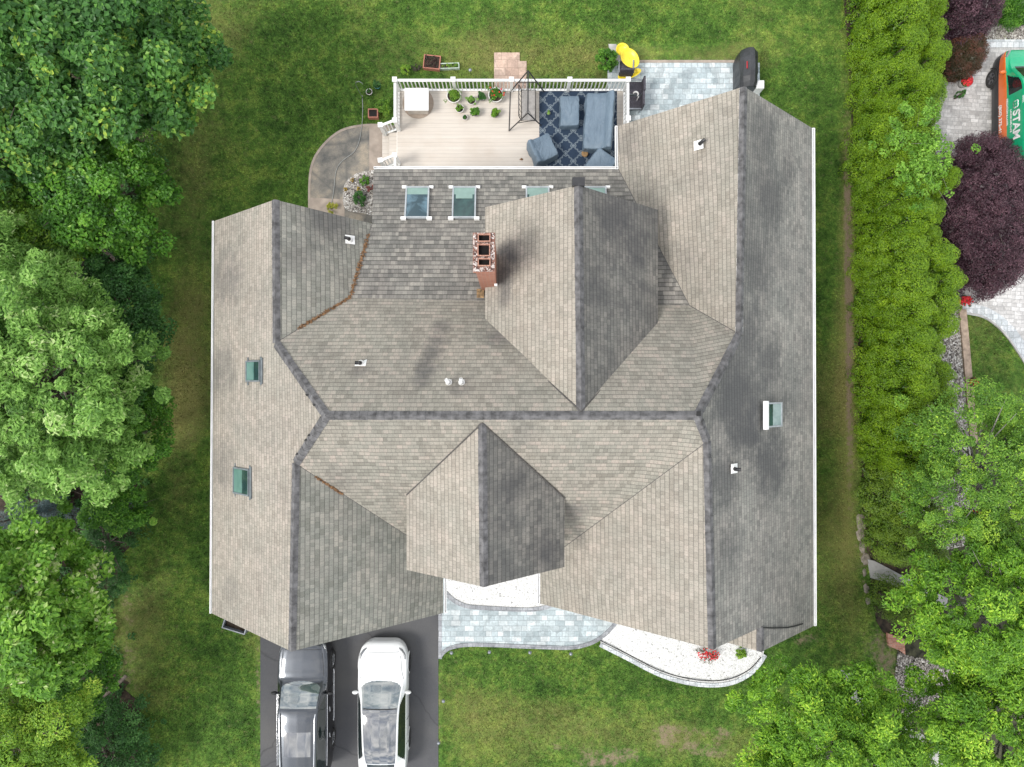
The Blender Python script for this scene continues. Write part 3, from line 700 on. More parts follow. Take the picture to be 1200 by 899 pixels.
so = roof.modifiers.new('thickness', 'SOLIDIFY'); so.thickness = .14; so.offset = -1; so.use_rim = True; so.material_offset_rim = 20; so.material_offset = 20
# ridge caps: overlapping cap shingles along each ridge and hip
def ridge(a, b_, n1, n2, w=.13, name='ridge_cap', tabs=False):
    a = Vector(a); b_ = Vector(b_); L = (b_-a).length; t = (b_-a).normalized()
    s1 = n1.cross(t).normalized(); s2 = n2.cross(t).normalized()
    if s1.z > 0: s1 = -s1
    if s2.z > 0: s2 = -s2
    mb = MB(); n = max(1, int(L/.21)); rr = random.Random(int(L*1000))
    up = ((n1+n2)/2).normalized()
    for i in range(n):
        p = a+t*(L*i/n); q = a+t*(L*(i+1)/n)
        h0 = .026; h1 = .036; ww = w*rr.uniform(.95, 1.03)
        vs = [p+up*h0, q+up*h1, q+s1*ww+n1*h1*.7, p+s1*ww+n1*h0*.6, q+s2*ww+n2*h1*.7, p+s2*ww+n2*h0*.6, q+s1*ww-n1*.01, q-up*.01, q+s2*ww-n2*.01, p+s1*ww-n1*.02, p+s2*ww-n2*.02]
        mb.add(vs, [(0, 1, 2, 3), (0, 5, 4, 1), (1, 7, 6, 2), (1, 4, 8, 7), (3, 2, 6, 9), (5, 10, 8, 4)], 0)
        if tabs and rr.random() < .28:
            e = p+s1*ww*1.02+n1*.045; mb.add([e, e+t*.12, e-s1*.09+t*.14+n1*.01], [(0, 1, 2)], 1)
    return mb.build(name, [M_CAP, M_CAPD], house)
pn = lambda k: PL[k][1]
ridge(V['LR'], V['LRj'], pn(0), pn(1)); ridge(V['LRj'], V['A'], pn(0), pn(2), tabs=True); ridge(V['LFj'], V['A'], pn(0), pn(7), tabs=True); ridge(V['LF'], V['LFj'], pn(0), pn(8))
ridge(V['A'], V['B'], pn(2), pn(7), .135); ridge(V['RRj'], V['B'], pn(5), pn(2)); ridge(V['RA'], V['RRj'], pn(5), pn(4)); ridge(V['RFj'], V['B'], pn(5), pn(7)); ridge(V['RF'], V['RFj'], pn(5), pn(6))
ridge(V['BRf'], V['BRb'], pn(5), pn(9)); ridge(V['Gf'], V['Gb'], pn(10), pn(11), .13); ridge(V['Df'], V['Db'], pn(12), pn(13), .14)
# gutters and fascia
def gutter(a, b_, out, w=.11):
    a = Vector(a)+out*.06-Vector((0, 0, .07)); b_ = Vector(b_)+out*.06-Vector((0, 0, .07)); t = (b_-a).normalized()
    fr = Matrix((out, t, Vector((0, 0, 1)))).transposed(); L = (b_-a).length; mid = (a+b_)/2
    mb = MB()
    mb.box(mid+out*w*.5, (.014, L, .12), fr=fr); mb.box(mid-out*w*.5, (.014, L, .12), fr=fr); mb.box(mid-Vector((0, 0, .055)), (w, L, .014), fr=fr)
    for e in (a, b_): mb.box(e, (w, .014, .12), fr=fr)
    mb.build('gutter', M_GUT, house)
gutter(V['LEr'], V['LEf'], Vector((-1, 0, 0)), .04); gutter(V['REf'], V['REr'], Vector((1, 0, 0)), .07); gutter(V['LWr'], V['LWl'], Vector((0, 1, 0)), .06)
gutter(V['LFe'], V['VL'], Vector((1, 0, 0)), .05); gutter(V['VR'], V['RFe'], Vector((-1, 0, 0)), .05); gutter(V['LWr'], V['RLe'], Vector((-1, 0, 0)), .06)
# rusty valley lines with pine needle debris
M_RUST = simple('needle_debris', (.21, .115, .055), .95, var=.4, scale=14, bmp=.6)
def debris(pts, w, pl, seed):
    rr = random.Random(seed); mb = MB()
    for i in range(len(pts)-1):
        a, b_ = Vector(pts[i]), Vector(pts[i+1]); L = (b_-a).length; t = (b_-a).normalized()
        for k in range(int(L*110)):
            c = a+t*rr.uniform(0, L)+Vector((rr.gauss(0, w), rr.gauss(0, w), .03+rr.uniform(0, .02)))
            an = rr.uniform(0, 3.14); d = Vector((math.cos(an), math.sin(an), 0))*rr.uniform(.02, .05)+t*.02; n = Vector((-d.y, d.x, 0)).normalized()*.012
            mb.poly([c-d-n, c+d-n, c+d+n, c-d+n])
    o = mb.build('valley_debris', M_RUST, house); return o
debris([V['V1'].lerp(V['V2'], .15), V['V2']], .03, 1, 1); debris([V['V2'], V['LRj'].lerp(V['V2'], .3)], .02, 1, 2)
debris([V['LFj'].lerp(V['VL'], .12), V['LFj'].lerp(V['VL'], .3)], .004, 8, 3)

def valley(a, b_, w=.05):
    mb = MB(); mb.tube([Vector(a)+Vector((0, 0, -.01)), Vector(b_)+Vector((0, 0, -.01))], w*.5, 6); mb.build('valley_flashing', M_CAPD2, house)
M_CAPD2 = simple('dark_valley', (.09, .085, .08), .9)
for a, b_ in (('V1', 'V2'), ('V2', 'LRj'), ('V3', 'RRj'), ('LFj', 'VL'), ('RFj', 'VR'), ('V3', 'LWr')): valley(V[a], V[b_], .035)
for a, b_ in (('Glb', 'Gb'), ('Grb', 'Gb'), ('Dlb', 'Db'), ('Drb', 'Db')): valley(V[a]+Vector((0, 0, .03)), V[b_]+Vector((0, 0, .03)), .04)
# dark seam on the little front gable
pa = [ray_plane(a, b_, plane(V['REf'], V['RF'], V['REr'])) for a, b_ in ((893, 735), (905, 735.5), (922, 735), (932, 733), (940, 730.5))]
mb = MB(); mb.tube([p+Vector((0, 0, .045)) for p in pa], .02, 6); mb.build('roof_cable', M_BLACKR, house)
# walls
M_SIDE, nt, b = new_mat('clapboard'); wp = world_pos(nt); sp = N(nt, 'ShaderNodeSeparateXYZ'); nt.links.new(wp, sp.inputs[0])
fr_ = math_n(nt, 'FRACT', math_n(nt, 'DIVIDE', sp.outputs['Z'], .13))
c = mixc(nt, 1.0, (.6, .59, .55), ramp(nt, fr_, [(0, .6), (.12, 1.0), (1, .92)]), 'MULTIPLY'); nt.links.new(c, b.inputs['Base Color']); b.inputs['Roughness'].default_value = .7
bump(nt, b, fr_, .5, .02)
def gable_prism(mb, x0, x1, xr, ze, zr, y0, y1, axis='y', z0=0):
    A_ = [(x0, z0), (x1, z0), (x1, ze), (xr, zr), (x0, ze)]
    vs = [(x, y0, z) for x, z in A_]+[(x, y1, z) for x, z in A_]
    mb.add(vs, [(0, 1, 2, 3, 4), (9, 8, 7, 6, 5), (1, 6, 7, 2), (2, 7, 8, 3), (3, 8, 9, 4), (4, 9, 5, 0), (0, 5, 6, 1)])
wm = MB()
gable_prism(wm, -9.15, -2.5, -6.0, 4.2, 7.1, -6.95, -1.0)
gable_prism(wm, -9.14, -4.4, -6.65, 4.2, 6.5, -1.0, 4.85)
gable_prism(wm, 1.25, 9.15, 5.2, 4.2, 7.6, -6.65, -1.0)
gable_prism(wm, 3.75, 9.14, 6.3, 4.2, 6.9, -1.0, 7.8)
gable_prism(wm, 5.2, 9.13, 7.1, 4.2, 5.9, -7.4, -6.65)
gable_prism(wm, -2.7, 1.2, -.74, 6.3, 7.8, -5.0, -2.2, z0=0)
gable_prism(wm, -.5, 4.0, 1.75, 5.95, 8.0, 1.5, 4.85, z0=4.0)
wm.box((-.35, 2.7, 2.1), (8.1, 7.6, 4.2)); wm.box((-.6, -2.6, 2.1), (3.6, 4.0, 4.18))
wm.build('wall', M_SIDE, house)
M_GLASSD = simple('window_glass', (.03, .045, .05), .06, var=.1, spec=.8)
def window(x, y, z, w, h, face):
    # face: outward direction
    d = Vector(face); t = Vector((-d.y, d.x, 0)); fr = Matrix((t, d, Vector((0, 0, 1)))).transposed(); c = Vector((x, y, z))
    m1 = MB(); m1.box(c+d*.02, (w, .02, h), fr=fr); p = m1.build('window', M_GLASSD, house)
    m2 = MB()
    for s in (-1, 1):
        m2.box(c+t*s*(w/2+.04)+d*.03, (.09, .07, h+.17), fr=fr); m2.box(c+Vector((0, 0, s*(h/2+.04)))+d*.03, (w-.01, .07, .09), fr=fr)
    m2.box(c+d*.035, (w-.01, .03, .04), fr=fr)
    m2.build('frame', M_WHITE, p)
for y in (-4.5, -1.0, 2.5): window(-9.15, y, 1.8, 1.1, 1.3, (-1, 0, 0))
for y in (-5, -2, 1, 4, 6.5): window(9.15, y, 1.8, 1.1, 1.3, (1, 0, 0))
window(-6.6, 4.85, 1.8, 1.2, 1.3, (0, 1, 0)); window(6.3, 7.8, 1.8, 1.6, 1.3, (0, 1, 0)); window(6.3, 7.8, 4.6, 1.0, 1.1, (0, 1, 0)); window(1.75, 4.85, 6.6, 1.0, .7, (0, 1, 0))
window(7.1, -7.4, 1.8, 2.0, 1.4, (0, -1, 0)); window(3.2, -6.65, 1.8, 1.4, 1.4, (0, -1, 0)); window(4.2, -6.65, 4.9, 1.0, 1.1, (0, -1, 0)); window(-.74, -5.0, 5.2, 1.6, 1.3, (0, -1, 0))
window(-1.5, 6.5, 1.9, 1.6, 1.5, (0, 1, 0)); window(.8, 6.5, 1.9, 1.6, 1.5, (0, 1, 0))
for x in (-7.75, -4.2):
    m1 = MB(); m1.box((x, -6.97, 1.15), (2.6, .05, 2.2))
    for k in range(1, 4): m1.box((x, -7.0, .05+.55*k), (2.58, .02, .02))
    m1.build('garage_door', M_WHITE, house)
m1 = MB(); m1.box((-.74, -5.03, 1.15), (1.0, .06, 2.2)); dr = m1.build('front_door', simple('door_paint', (.12, .03, .025), .4), house)
m1 = MB(); m1.tube([(-.36, -5.07, 1.1), (-.36, -5.12, 1.1), (-.42, -5.12, 1.1)], .015); m1.build('handle', M_GREYM, dr)
# chimney
zt = 9.5
x0, y1 = P(554.5, 272.5, zt).x, P(554.5, 272.5, zt).y; x1, y0 = P(579.5, 318, zt).x, P(579.5, 318, zt).y
cx, cy = (x0+x1)/2, (y0+y1)/2; w, l = x1-x0, y1-y0
M_BRK, nt, b = new_mat('chimney_brick')
geo = N(nt, 'ShaderNodeNewGeometry'); sp = N(nt, 'ShaderNodeSeparateXYZ'); nt.links.new(geo.outputs['Position'], sp.inputs[0])
cb = N(nt, 'ShaderNodeCombineXYZ'); nt.links.new(math_n(nt, 'ADD', sp.outputs['X'], sp.outputs['Y']), cb.inputs[0]); nt.links.new(sp.outputs['Z'], cb.inputs[1])
t = N(nt, 'ShaderNodeTexBrick')
for k, v in (('Scale', 1), ('Mortar Size', .008), ('Brick Width', .2), ('Row Height', .075)): t.inputs[k].default_value = v
t.inputs['Color1'].default_value = (.36, .13, .08, 1); t.inputs['Color2'].default_value = (.45, .185, .115, 1); t.inputs['Mortar'].default_value = (.36, .25, .2, 1)
nt.links.new(cb.outputs[0], t.inputs['Vector']); nt.links.new(t.outputs['Color'], b.inputs['Base Color']); b.inputs['Roughness'].default_value = .85
bump(nt, b, t.outputs['Fac'], -.4, .01)
mb = MB(); mb.box((cx+.02, cy, 7.0), (w*.88, l*.96, 4.6)); mb.box((cx, cy, 9.36), (w+.02, l+.02, .1)); mb.box((cx+.01, cy, 9.24), (w*.95, l*.98, .14))
chim = mb.build('chimney', M_BRK, house)
mb = MB()
# mortar crown as a ring of slabs round the flues
fl = [(567.3, 279, 12.5, 7), (567, 293.3, 12.5, 12), (567.3, 307.5, 12.5, 7)]
M_CROWN = gravel('peeling_mortar', 30, [(0, (.03, .02, .02)), (.35, (.22, .09, .06)), (.55, (.4, .3, .26)), (1, (.72, .68, .65))], (.06, .04, .035))
fy = []
for a, b_, fw, fh in fl:
    p = P(a, b_, zt); hw, hh = fw*(H-zt)/F/2, fh*(H-zt)/F/2; fy.append((p.x, p.y, hw, hh))
xl, xr_ = fy[1][0]-fy[1][2]-.03, fy[1][0]+fy[1][2]+.03
mb.box(((x0+xl)/2, cy, 9.45), (xl-x0, l, .08)); mb.box(((x1+xr_)/2, cy, 9.45), (x1-xr_, l, .08))
ys = [y1]+sum([[q[1]+q[3]+.03, q[1]-q[3]-.03] for q in fy], [])+[y0]
for i in range(0, len(ys), 2): mb.box(((xl+xr_)/2, (ys[i]+ys[i+1])/2, 9.447), (xr_-xl, ys[i]-ys[i+1], .08))
mb.build('crown_cap', M_CROWN, chim)
M_FLUE = simple('clay_flue', (.42, .22, .16), .8, var=.3, scale=20); M_FLUEBLK = simple('flue_black', (.006, .005, .005), 1)
for (fx, fyy, hw, hh) in fy:
    mb = MB(); t_ = .013; hw += t_; hh += t_
    for s in (-1, 1):
        mb.box((fx+s*(hw), fyy, 9.47), (t_*2, hh*2+t_*2, .16)); mb.box((fx, fyy+s*hh, 9.468), (hw*2-t_*2, t_*2, .16))
    mb.box((fx, fyy, 9.418), (hw*2-t_*2, hh*2-t_*2, .01), mi=1)  # near-black plate across the flue opening
    mb.build('flue', [M_FLUE, M_FLUEBLK], chim)
mb = MB(); q = ray_plane(563, 343, PL[3]); mb.box(q+Vector((0, -.12, .03)), (.22, .45, .05)); mb.build('chimney_flashing', simple('rusty_tin', (.30, .19, .09), .8, var=.4, scale=9), house)
mb = MB(); mb.box(P(581, 334, 7.2), (.08, .06, .1)); mb.build('lamp_socket', M_WHITE, house)
mb = MB(); mb.box(V['Df']+Vector((0, .09, -.05)), (.32, .22, .16)); mb.build('gable_vent', M_BLACKM, house)

# skylights (curb frame, pane, blind)
def glassmat(name, c1, c2, sc=1.2):
    m, nt, b = new_mat(name); f = noise(nt, world_pos(nt), sc, 3, .6, .5)
    nt.links.new(ramp(nt, f, [(.42, c1), (.58, c2)]), b.inputs['Base Color'])
    b.inputs['Roughness'].default_value = .06; b.inputs['Specular IOR Level'].default_value = .6; return m
G_SKY = glassmat('skylight_glass_blue', (.03, .06, .075), (.095, .165, .205), 2.6); G_TEAL = glassmat('skylight_glass_teal', (.09, .18, .16), (.13, .235, .21)); G_DK = glassmat('skylight_glass_dark', (.02, .045, .045), (.035, .08, .075))
G_BLIND = simple('pale_green_blind', (.20, .30, .265), .3, var=.05)
G_SF = simple('skylight_frame', (.22, .25, .27), .4, .3); G_SF2 = simple('skylight_frame_light', (.36, .39, .41), .45)
def frame_of(k, eave):
    n = PL[k][1]; h = Vector(eave); u = (h-n*h.dot(n)).normalized(); v = n.cross(u)
    if v.z < 0: v = -v; u = -u
    if u.cross(v).dot(n) < 0: u = -u
    return Matrix((u, v, n)).transposed(), u, v, n
def skylight(px, py, k, eave, w, l, style, caps):
    fr, u, v, n = frame_of(k, eave); c = ray_plane(px, py, PL[k])+n*(-.005 if style == 'teal' else .03)
    r_ = MB(); t = .045; f_ = G_SF2 if style != 'teal' else G_SF
    for s in (-1, 1):
        r_.box(c+u*s*(w/2-t/2), (t, l, .14), fr=fr); r_.box(c+v*s*(l/2-t/2), (w-2*t, t, .14), fr=fr)
    p = r_.build('skylight', f_, house)
    iw, il = w-2*t-.004, l-2*t-.004
    if style == 'blue': seg = [(-.27, -.5, G_BLIND), (.5, -.27, G_SKY)]
    elif style == 'dark': seg = [(-.27, -.5, G_BLIND), (.5, -.27, G_DK)]
    elif style == 'teal': seg = [(.5, .08, G_DK), (.08, -.5, G_TEAL)]
    else: seg = [(.5, .12, G_DK), (.12, -.5, G_SKY2)]
    for a, b_, gm in seg:
        g = MB(); g.box(c+v*il*(a+b_)/2+n*.045, (iw, il*(a-b_), .02), fr=fr); g.build('pane', gm, p)
    if caps == 'white':
        for s in (-1, 1):
            g = MB(); g.box(c+v*(l/2+.01)+u*s*(w/2+.03)+n*.03, (.16, .09, .09), fr=fr); g.build('bracket', M_WHITE, p)
            g = MB(); g.box(c-v*(l/2+.0)*1.0+u*s*(w/2+.05)+n*.02, (.14, .07, .07), fr=fr); g.build('bracket', M_WHITE, p)
    elif caps == 'grey':
        for s in (-1, 1):
            g = MB(); g.box(c+u*s*(w/2+.05)+v*(l/2-.02)+n*.0, (.11, .05, .05), fr=fr); g.build('bracket', G_SF, p)
            g = MB(); g.box(c+u*s*(w/2+.05)-v*(l/2-.05)+n*.0, (.1, .05, .05), fr=fr); g.build('bracket', G_SF, p)
        g = MB(); g.box(c+v*(l/2+.06)+n*.03, (w+.14, .07, .03), fr=fr); g.build('cover', G_SF, p)
    elif caps == 'cover':
        g = MB(); g.box(c+v*(l/2+.06)+n*.06, (w+.1, .14, .1), fr=fr); g.build('cover', M_WHITE, p)
    if caps == 'white' and style == 'dark':
        g = MB(); g.box(c-v*il*.2+n*.062, (iw*.8, il*.16, .01), fr=fr); g.build('blind_rail', G_BLIND, p)
G_SKY2 = glassmat('skylight_glass_pale', (.24, .31, .31), (.34, .42, .42))
for px, st in ((489, 'blue'), (544, 'dark')): skylight(px, 238.5, 3, (1, 0, 0), .74, 1.1, st, 'white')
skylight(630, 238.5, 3, (1, 0, 0), .74, 1.1, 'dark', 'white'); skylight(697, 238.5, 3, (1, 0, 0), .74, 1.1, 'blue', 'white')
skylight(298, 435, 0, (0, 1, 0), .62, .82, 'teal', 'grey'); skylight(284, 564, 0, (0, 1, 0), .80, .96, 'teal', 'grey')
skylight(904.5, 486, 5, (0, 1, 0), .72, .9, 'pale', 'cover')
# vent pipes
def vent(px, py, k, d, white=True, plate=(.26, .3)):
    fr, u, v, n = frame_of(k, (0, 1, 0)); c = ray_plane(px, py, PL[k])
    m1 = MB(); m1.box(c+n*.012, (plate[0], plate[1], .02), fr=fr); m1.lathe(c+n*.0, [(.09, 0), (.075, .1), (.06, .12)], 14, fr=None); p = m1.build('vent_flashing', M_WHITE, house)
    m2 = MB(); e = Vector(d)
    m2.tube([c, c+Vector((0, 0, .18)), c+Vector((0, 0, .25))+e*.03, c+Vector((0, 0, .28))+e*.1], .05, 12, cap=False); m2.tube([c+Vector((0, 0, .30)), c+Vector((0, 0, .302))], .03, 8)
    m2.build('vent_pipe', M_WHITE if white else M_BLACKM, p)
vent(410, 281, 1, (-1, .1, 0), False); vent(423, 425.5, 2, (-1, 0, 0), False); vent(526, 448, 2, (-.6, .8, 0), True, (.16, .14)); vent(541, 448, 2, (0, 1, 0), True, (.16, .14)); vent(819, 170, 4, (1, .7, 0), False); vent(860, 549, 5, (1, 0, 0), False)
mb = MB(); mb.box(V['B']+Vector((.0, .05, .06)), (.1, .12, .05)); mb.build('ridge_patch', M_CAPD, house)

# ------------------------------------------------------------------ DECK
M_DECK, nt, b = new_mat('deck_boards'); wp = world_pos(nt); sp = N(nt, 'ShaderNodeSeparateXYZ'); nt.links.new(wp, sp.inputs[0])
q = math_n(nt, 'DIVIDE', sp.outputs['Y'], .14); fr_ = math_n(nt, 'FRACT', q); fl_ = math_n(nt, 'FLOOR', q)
wn = N(nt, 'ShaderNodeTexWhiteNoise', noise_dimensions='1D'); nt.links.new(fl_, wn.inputs['W'])
c = ramp(nt, wn.outputs['Value'], [(0, (.56, .505, .445)), (1, (.59, .54, .48))])
mp = N(nt, 'ShaderNodeMapping'); mp.inputs['Scale'].default_value = (1, 14, 1); nt.links.new(wp, mp.inputs[0])
c = mixc(nt, 1.0, c, ramp(nt, noise(nt, mp.outputs[0], 1.5, 4), [(.3, .95), (.7, 1.04)]), 'MULTIPLY')
c = mixc(nt, ramp(nt, noise(nt, wp, .8, 4), [(.5, 0.0), (.75, .5)]), c, (.48, .40, .33))
c = mixc(nt, 1.0, c, ramp(nt, fr_, [(0, .62), (.04, .75), (.08, 1.0), (1, 1.0)]), 'MULTIPLY')
nt.links.new(c, b.inputs['Base Color']); b.inputs['Roughness'].default_value = .6; bump(nt, b, fr_, .2, .01)
ZD = .6
deck = empty('deck', (0, 8.7, 0), 'raised wooden deck with white railing behind the house', 'deck')
dx0, dx1, dyt, dyb = -4.27, 4.22, 10.95, 6.35
mb = MB(); mb.box(((dx0+dx1)/2, (dyt+dyb)/2, ZD-.05), (dx1-dx0, dyt-dyb, .1)); mb.build('floor', M_DECK, deck)
mb = MB(); mb.box(((dx0+dx1)/2, dyt+.012, ZD-.17), (dx1-dx0+.02, .02, .24)); mb.box((dx0-.012, (dyt+dyb)/2, ZD-.17), (.02, dyt-dyb-.02, .24)); mb.box((dx1+.012, (dyt+dyb)/2, ZD-.17), (.02, dyt-dyb-.02, .24)); mb.build('skirt', M_WHITE, deck)
for x in (-4.1, -2.1, 0, 2.1, 4.1):
    for y in (6.8, 10.8): mb = MB(); mb.box((x, y, .12), (.14, .14, .7)); mb.build('support_post', M_WHITE, deck)
def railing(a, b_, posts, z0=ZD, z1=None, n=None):
    a = Vector((*a, 0)); b_ = Vector((*b_, 0)); t = (b_-a).normalized(); L = (b_-a).length; an = math.atan2(t.y, t.x); z1 = z1 if z1 is not None else z0
    ZA = Vector((0, 0, 1)); 
    r_ = MB()
    def bar(h, wd, ht, r_):
        p = a+ZA*(z0+h); q = b_+ZA*(z1+h); d = (q-p).normalized(); s = Vector((-t.y, t.x, 0)); fr = Matrix((d, s, d.cross(s))).transposed()
        r_.box((p+q)/2, ((q-p).length, wd, ht), fr=fr)
    bar(.92, .085, .05, r_); p = r_.build('railing', M_WHITE, deck)
    r2 = MB(); bar(.09, .07, .05, r2); r2.build('bottom_rail', M_WHITE, p)
    for s in posts:
        c = a+t*L*s; zz = z0+(z1-z0)*s
        m = MB(); m.box(c+ZA*(zz+.49), (.115, .115, 1.0), rz=an); m.box(c+ZA*(zz+1.01), (.17, .17, .035), rz=an); m.box(c+ZA*(zz+1.045), (.12, .12, .035), rz=an, taper=.3); m.build('post', M_WHITE, p)
    n = n or int(L/.13)
    for i in range(1, n):
        s = i/n
        if any(abs(s-q)*L < .09 for q in posts): continue
        c = a+t*L*s; zz = z0+(z1-z0)*s
        m = MB(); m.box(c+ZA*(zz+.505), (.035, .035, .79), rz=an); m.build('baluster', M_WHITE, p)
ry = 10.88
railing((-4.20, ry), (4.16, ry), (0, .25, .5, .75, 1), n=60)
railing((-4.20, ry-.1), (-4.20, 9.42), (1,), n=11)
railing((4.16, ry-.1), (4.16, 8.3), (.52,), n=17)
railing((-4.20, 8.17), (-4.20, 6.75), (0,), n=10)
railing((-4.28, 9.42), (-4.78, 9.38), (1,), ZD, .25, n=4)
railing((-4.28, 8.17), (-4.78, 8.10), (1,), ZD, .25, n=4)
for i in range(2):
    mb = MB(); mb.box((-4.44-.3*i, 8.78, ZD-.2*(i+1)-.02), (.32, 1.25, .04)); mb.box((-4.30-.3*i, 8.78, ZD-.2*(i+1)-.12), (.02, 1.2, .2)); mb.build('stair_tread', M_DECK, deck)

# things on the deck --------------------------------------------------
M_COVER, nt, b = new_mat('grey_blue_cover'); wp = world_pos(nt)
nt.links.new(ramp(nt, noise(nt, wp, 1.5, 4), [(.3, (.10, .145, .195)), (.7, (.155, .21, .265))]), b.inputs['Base Color']); b.inputs['Roughness'].default_value = .55
mp = N(nt, 'ShaderNodeMapping'); mp.inputs['Scale'].default_value = (1, .4, 1); nt.links.new(wp, mp.inputs[0])
bump(nt, b, noise(nt, mp.outputs[0], 4, 4, .55, 1.4), .9, .08)
M_RUG, nt, b = new_mat('navy_trellis_rug'); wp = world_pos(nt); sp = N(nt, 'ShaderNodeSeparateXYZ'); nt.links.new(wp, sp.inputs[0])
k = 2*math.pi/.57
cx_ = math_n(nt, 'COSINE', math_n(nt, 'MULTIPLY', sp.outputs['X'], k)); cy_ = math_n(nt, 'COSINE', math_n(nt, 'MULTIPLY', sp.outputs['Y'], k))
s_ = math_n(nt, 'ADD', cx_, cy_)
c3 = math_n(nt, 'MULTIPLY', math_n(nt, 'COSINE', math_n(nt, 'MULTIPLY', sp.outputs['X'], 3*k)), math_n(nt, 'COSINE', math_n(nt, 'MULTIPLY', sp.outputs['Y'], 3*k)))
s_ = math_n(nt, 'ABSOLUTE', math_n(nt, 'ADD', s_, math_n(nt, 'MULTIPLY', c3, .35)))
d1 = ramp(nt, s_, [(0, 0.0), (.06, .1), (.14, .9), (.30, .9), (.42, 0.0)])
c = mixc(nt, d1, mixc(nt, noise(nt, wp, 40, 2), (.008, .018, .04), (.025, .05, .09)), (.20, .24, .27))
nt.links.new(c, b.inputs['Base Color']); b.inputs['Roughness'].default_value = .9
a = P(632, 107, ZD); mb = MB(); mb.box(((a.x+3.9)/2, (a.y+7.15)/2, ZD+.008), (3.9-a.x, a.y-7.15, .012)); o = mb.build('rug', M_RUG); tag(o, 'navy blue rug with pale trellis pattern on the deck', 'rug')

def cover_shape(name, c, rz, prof, w, label, cat, group=None):
    """covered furniture: side profile (x,z) extruded across w, edges rounded, folds at the hem"""
    root = empty(name, (c[0], c[1], ZD+.015), label, cat, group, rz)
    rr = random.Random(len(label)); n = len(prof); m = 9; vs = []; fs = []
    for j in range(m+1):
        y = -w/2+w*j/m; kx = 1.0 - (.03 if j in (0, m) else 0)
        for (x, z) in prof: vs.append((x*kx+rr.gauss(0, .02)*(1 if z < .3 else .5), y*(1.03 if z < .05 else 1)+rr.gauss(0, .006), max(0, z-(.02 if j in (0, m) and z > .1 else 0)+rr.gauss(0, .012) if z > .02 else 0)))
    for j in range(m):
        for i in range(n-1): fs.append((j*n+i, (j+1)*n+i, (j+1)*n+i+1, j*n+i+1))
    fs.append(tuple(range(n))); fs.append(tuple(reversed(range(m*n, m*n+n))))
    me = bpy.data.meshes.new('cover'); me.from_pydata(vs, [], fs); me.materials.append(M_COVER)
    bm = bmesh.new(); bm.from_mesh(me); bmesh.ops.recalc_face_normals(bm, faces=bm.faces); bm.to_mesh(me); bm.free()
    for p in me.polygons: p.use_smooth = True
    o = bpy.data.objects.new('cover', me); link(o, root)
    bv = o.modifiers.new('b', 'BEVEL'); bv.width = .035; bv.segments = 3; bv.limit_method = 'ANGLE'; bv.angle_limit = R(40)
    # feet under the hem
    mb = MB()
    xs = [p[0] for p in prof]
    for sx in (min(xs)+.08, max(xs)-.08):
        for sy in (-w/2+.08, w/2-.08): mb.box((sx, sy, .01), (.05, .05, .03))
    f = mb.build('foot', M_BLACKM); f.parent = root
    return root
sofa_p = [(-.52, 0), (-.53, .25), (-.50, .44), (-.1, .46), (.18, .56), (.28, .78), (.36, .84), (.45, .83), (.51, .6), (.53, .25), (.52, 0)]
cs = P(703.5, 141, 1.15)
cover_shape('covered_sofa', (cs.x-.03, cs.y), R(-4), sofa_p, 2.05, 'long sofa under a grey blue cover beside the right deck railing', 'sofa')
ct = P(668, 129, 1.05)
cover_shape('covered_table', (ct.x, ct.y), R(0), [(-.35, 0), (-.36, .1), (-.34, .34), (-.33, .38), (.33, .38), (.34, .34), (.36, .1), (.35, 0)], 1.08, 'low rectangular table under a grey cover on the navy rug', 'table')
ch = [(-.46, 0), (-.48, .3), (-.42, .56), (-.1, .58), (.2, .62), (.3, .76), (.4, .78), (.46, .5), (.47, .2), (.46, 0)]
cc_ = P(636, 174, 1.15); cover_shape('covered_armchair', (cc_.x, cc_.y), R(205), ch, .88, 'tilted armchair under a grey cover at the left edge of the rug', 'armchair', 'covered armchairs on the deck')
cc_ = P(705, 192, 1.15); cover_shape('covered_armchair', (cc_.x, cc_.y), R(-38), ch, .88, 'armchair under a grey cover half hidden by the roof edge', 'armchair', 'covered armchairs on the deck')

# swing
sw = empty('swing_seat', (.5, 10.1, ZD), 'black metal swing seat with open A frame on the deck', 'swing')
A1 = P(619, 83, 2.45); A2 = P(618.6, 132.5, 2.45)
feet = [P(598, 107.5, ZD+.02), P(637.5, 107.5, ZD+.02), P(596.5, 153.3, ZD+.02), P(634, 147, ZD+.02)]
mb = MB(); mb.tube([A1, A2], .022); 
for A_, f_ in ((A1, feet[0]), (A1, feet[1]), (A2, feet[2]), (A2, feet[3])): mb.tube([A_, f_], .024)
mb.tube([feet[0], feet[2]], .016); 
for A_, f1, f2 in ((A1, feet[0], feet[1]), (A2, feet[2], feet[3])): mb.tube([A_.lerp(f1, .55), A_.lerp(f2, .55)], .014)
mb.build('frame', M_BLACKM, sw)
M_MESH = simple('dark_mesh_fabric', (.30, .285, .27), .7)
s0 = P(611, 106, 1.0); s1 = P(627.5, 142, 1.0)
mb = MB(); mb.box(((s0.x+s1.x)/2, (s0.y+s1.y)/2, 1.02), (s1.x-s0.x-.05, s0.y-s1.y-.05, .015)); mb.build('seat', M_MESH, sw)
mb = MB(); q = [(s0.x, s0.y, 1.03), (s1.x, s0.y, 1.03), (s1.x, s1.y, 1.03), (s0.x, s1.y, 1.03)]; mb.tube(q+[q[0]], .018)
mb.tube([(s0.x, s0.y, 1.03), (s0.x-.1, s0.y, 1.5), (s0.x-.1, s1.y, 1.5), (s0.x, s1.y, 1.03)], .018)
for y in np.linspace(s1.y+.1, s0.y-.1, 6): mb.tube([(s0.x, y, 1.03), (s0.x-.1, y, 1.5)], .008)
mb.build('backrest', M_BLACKM, sw)
mb = MB()
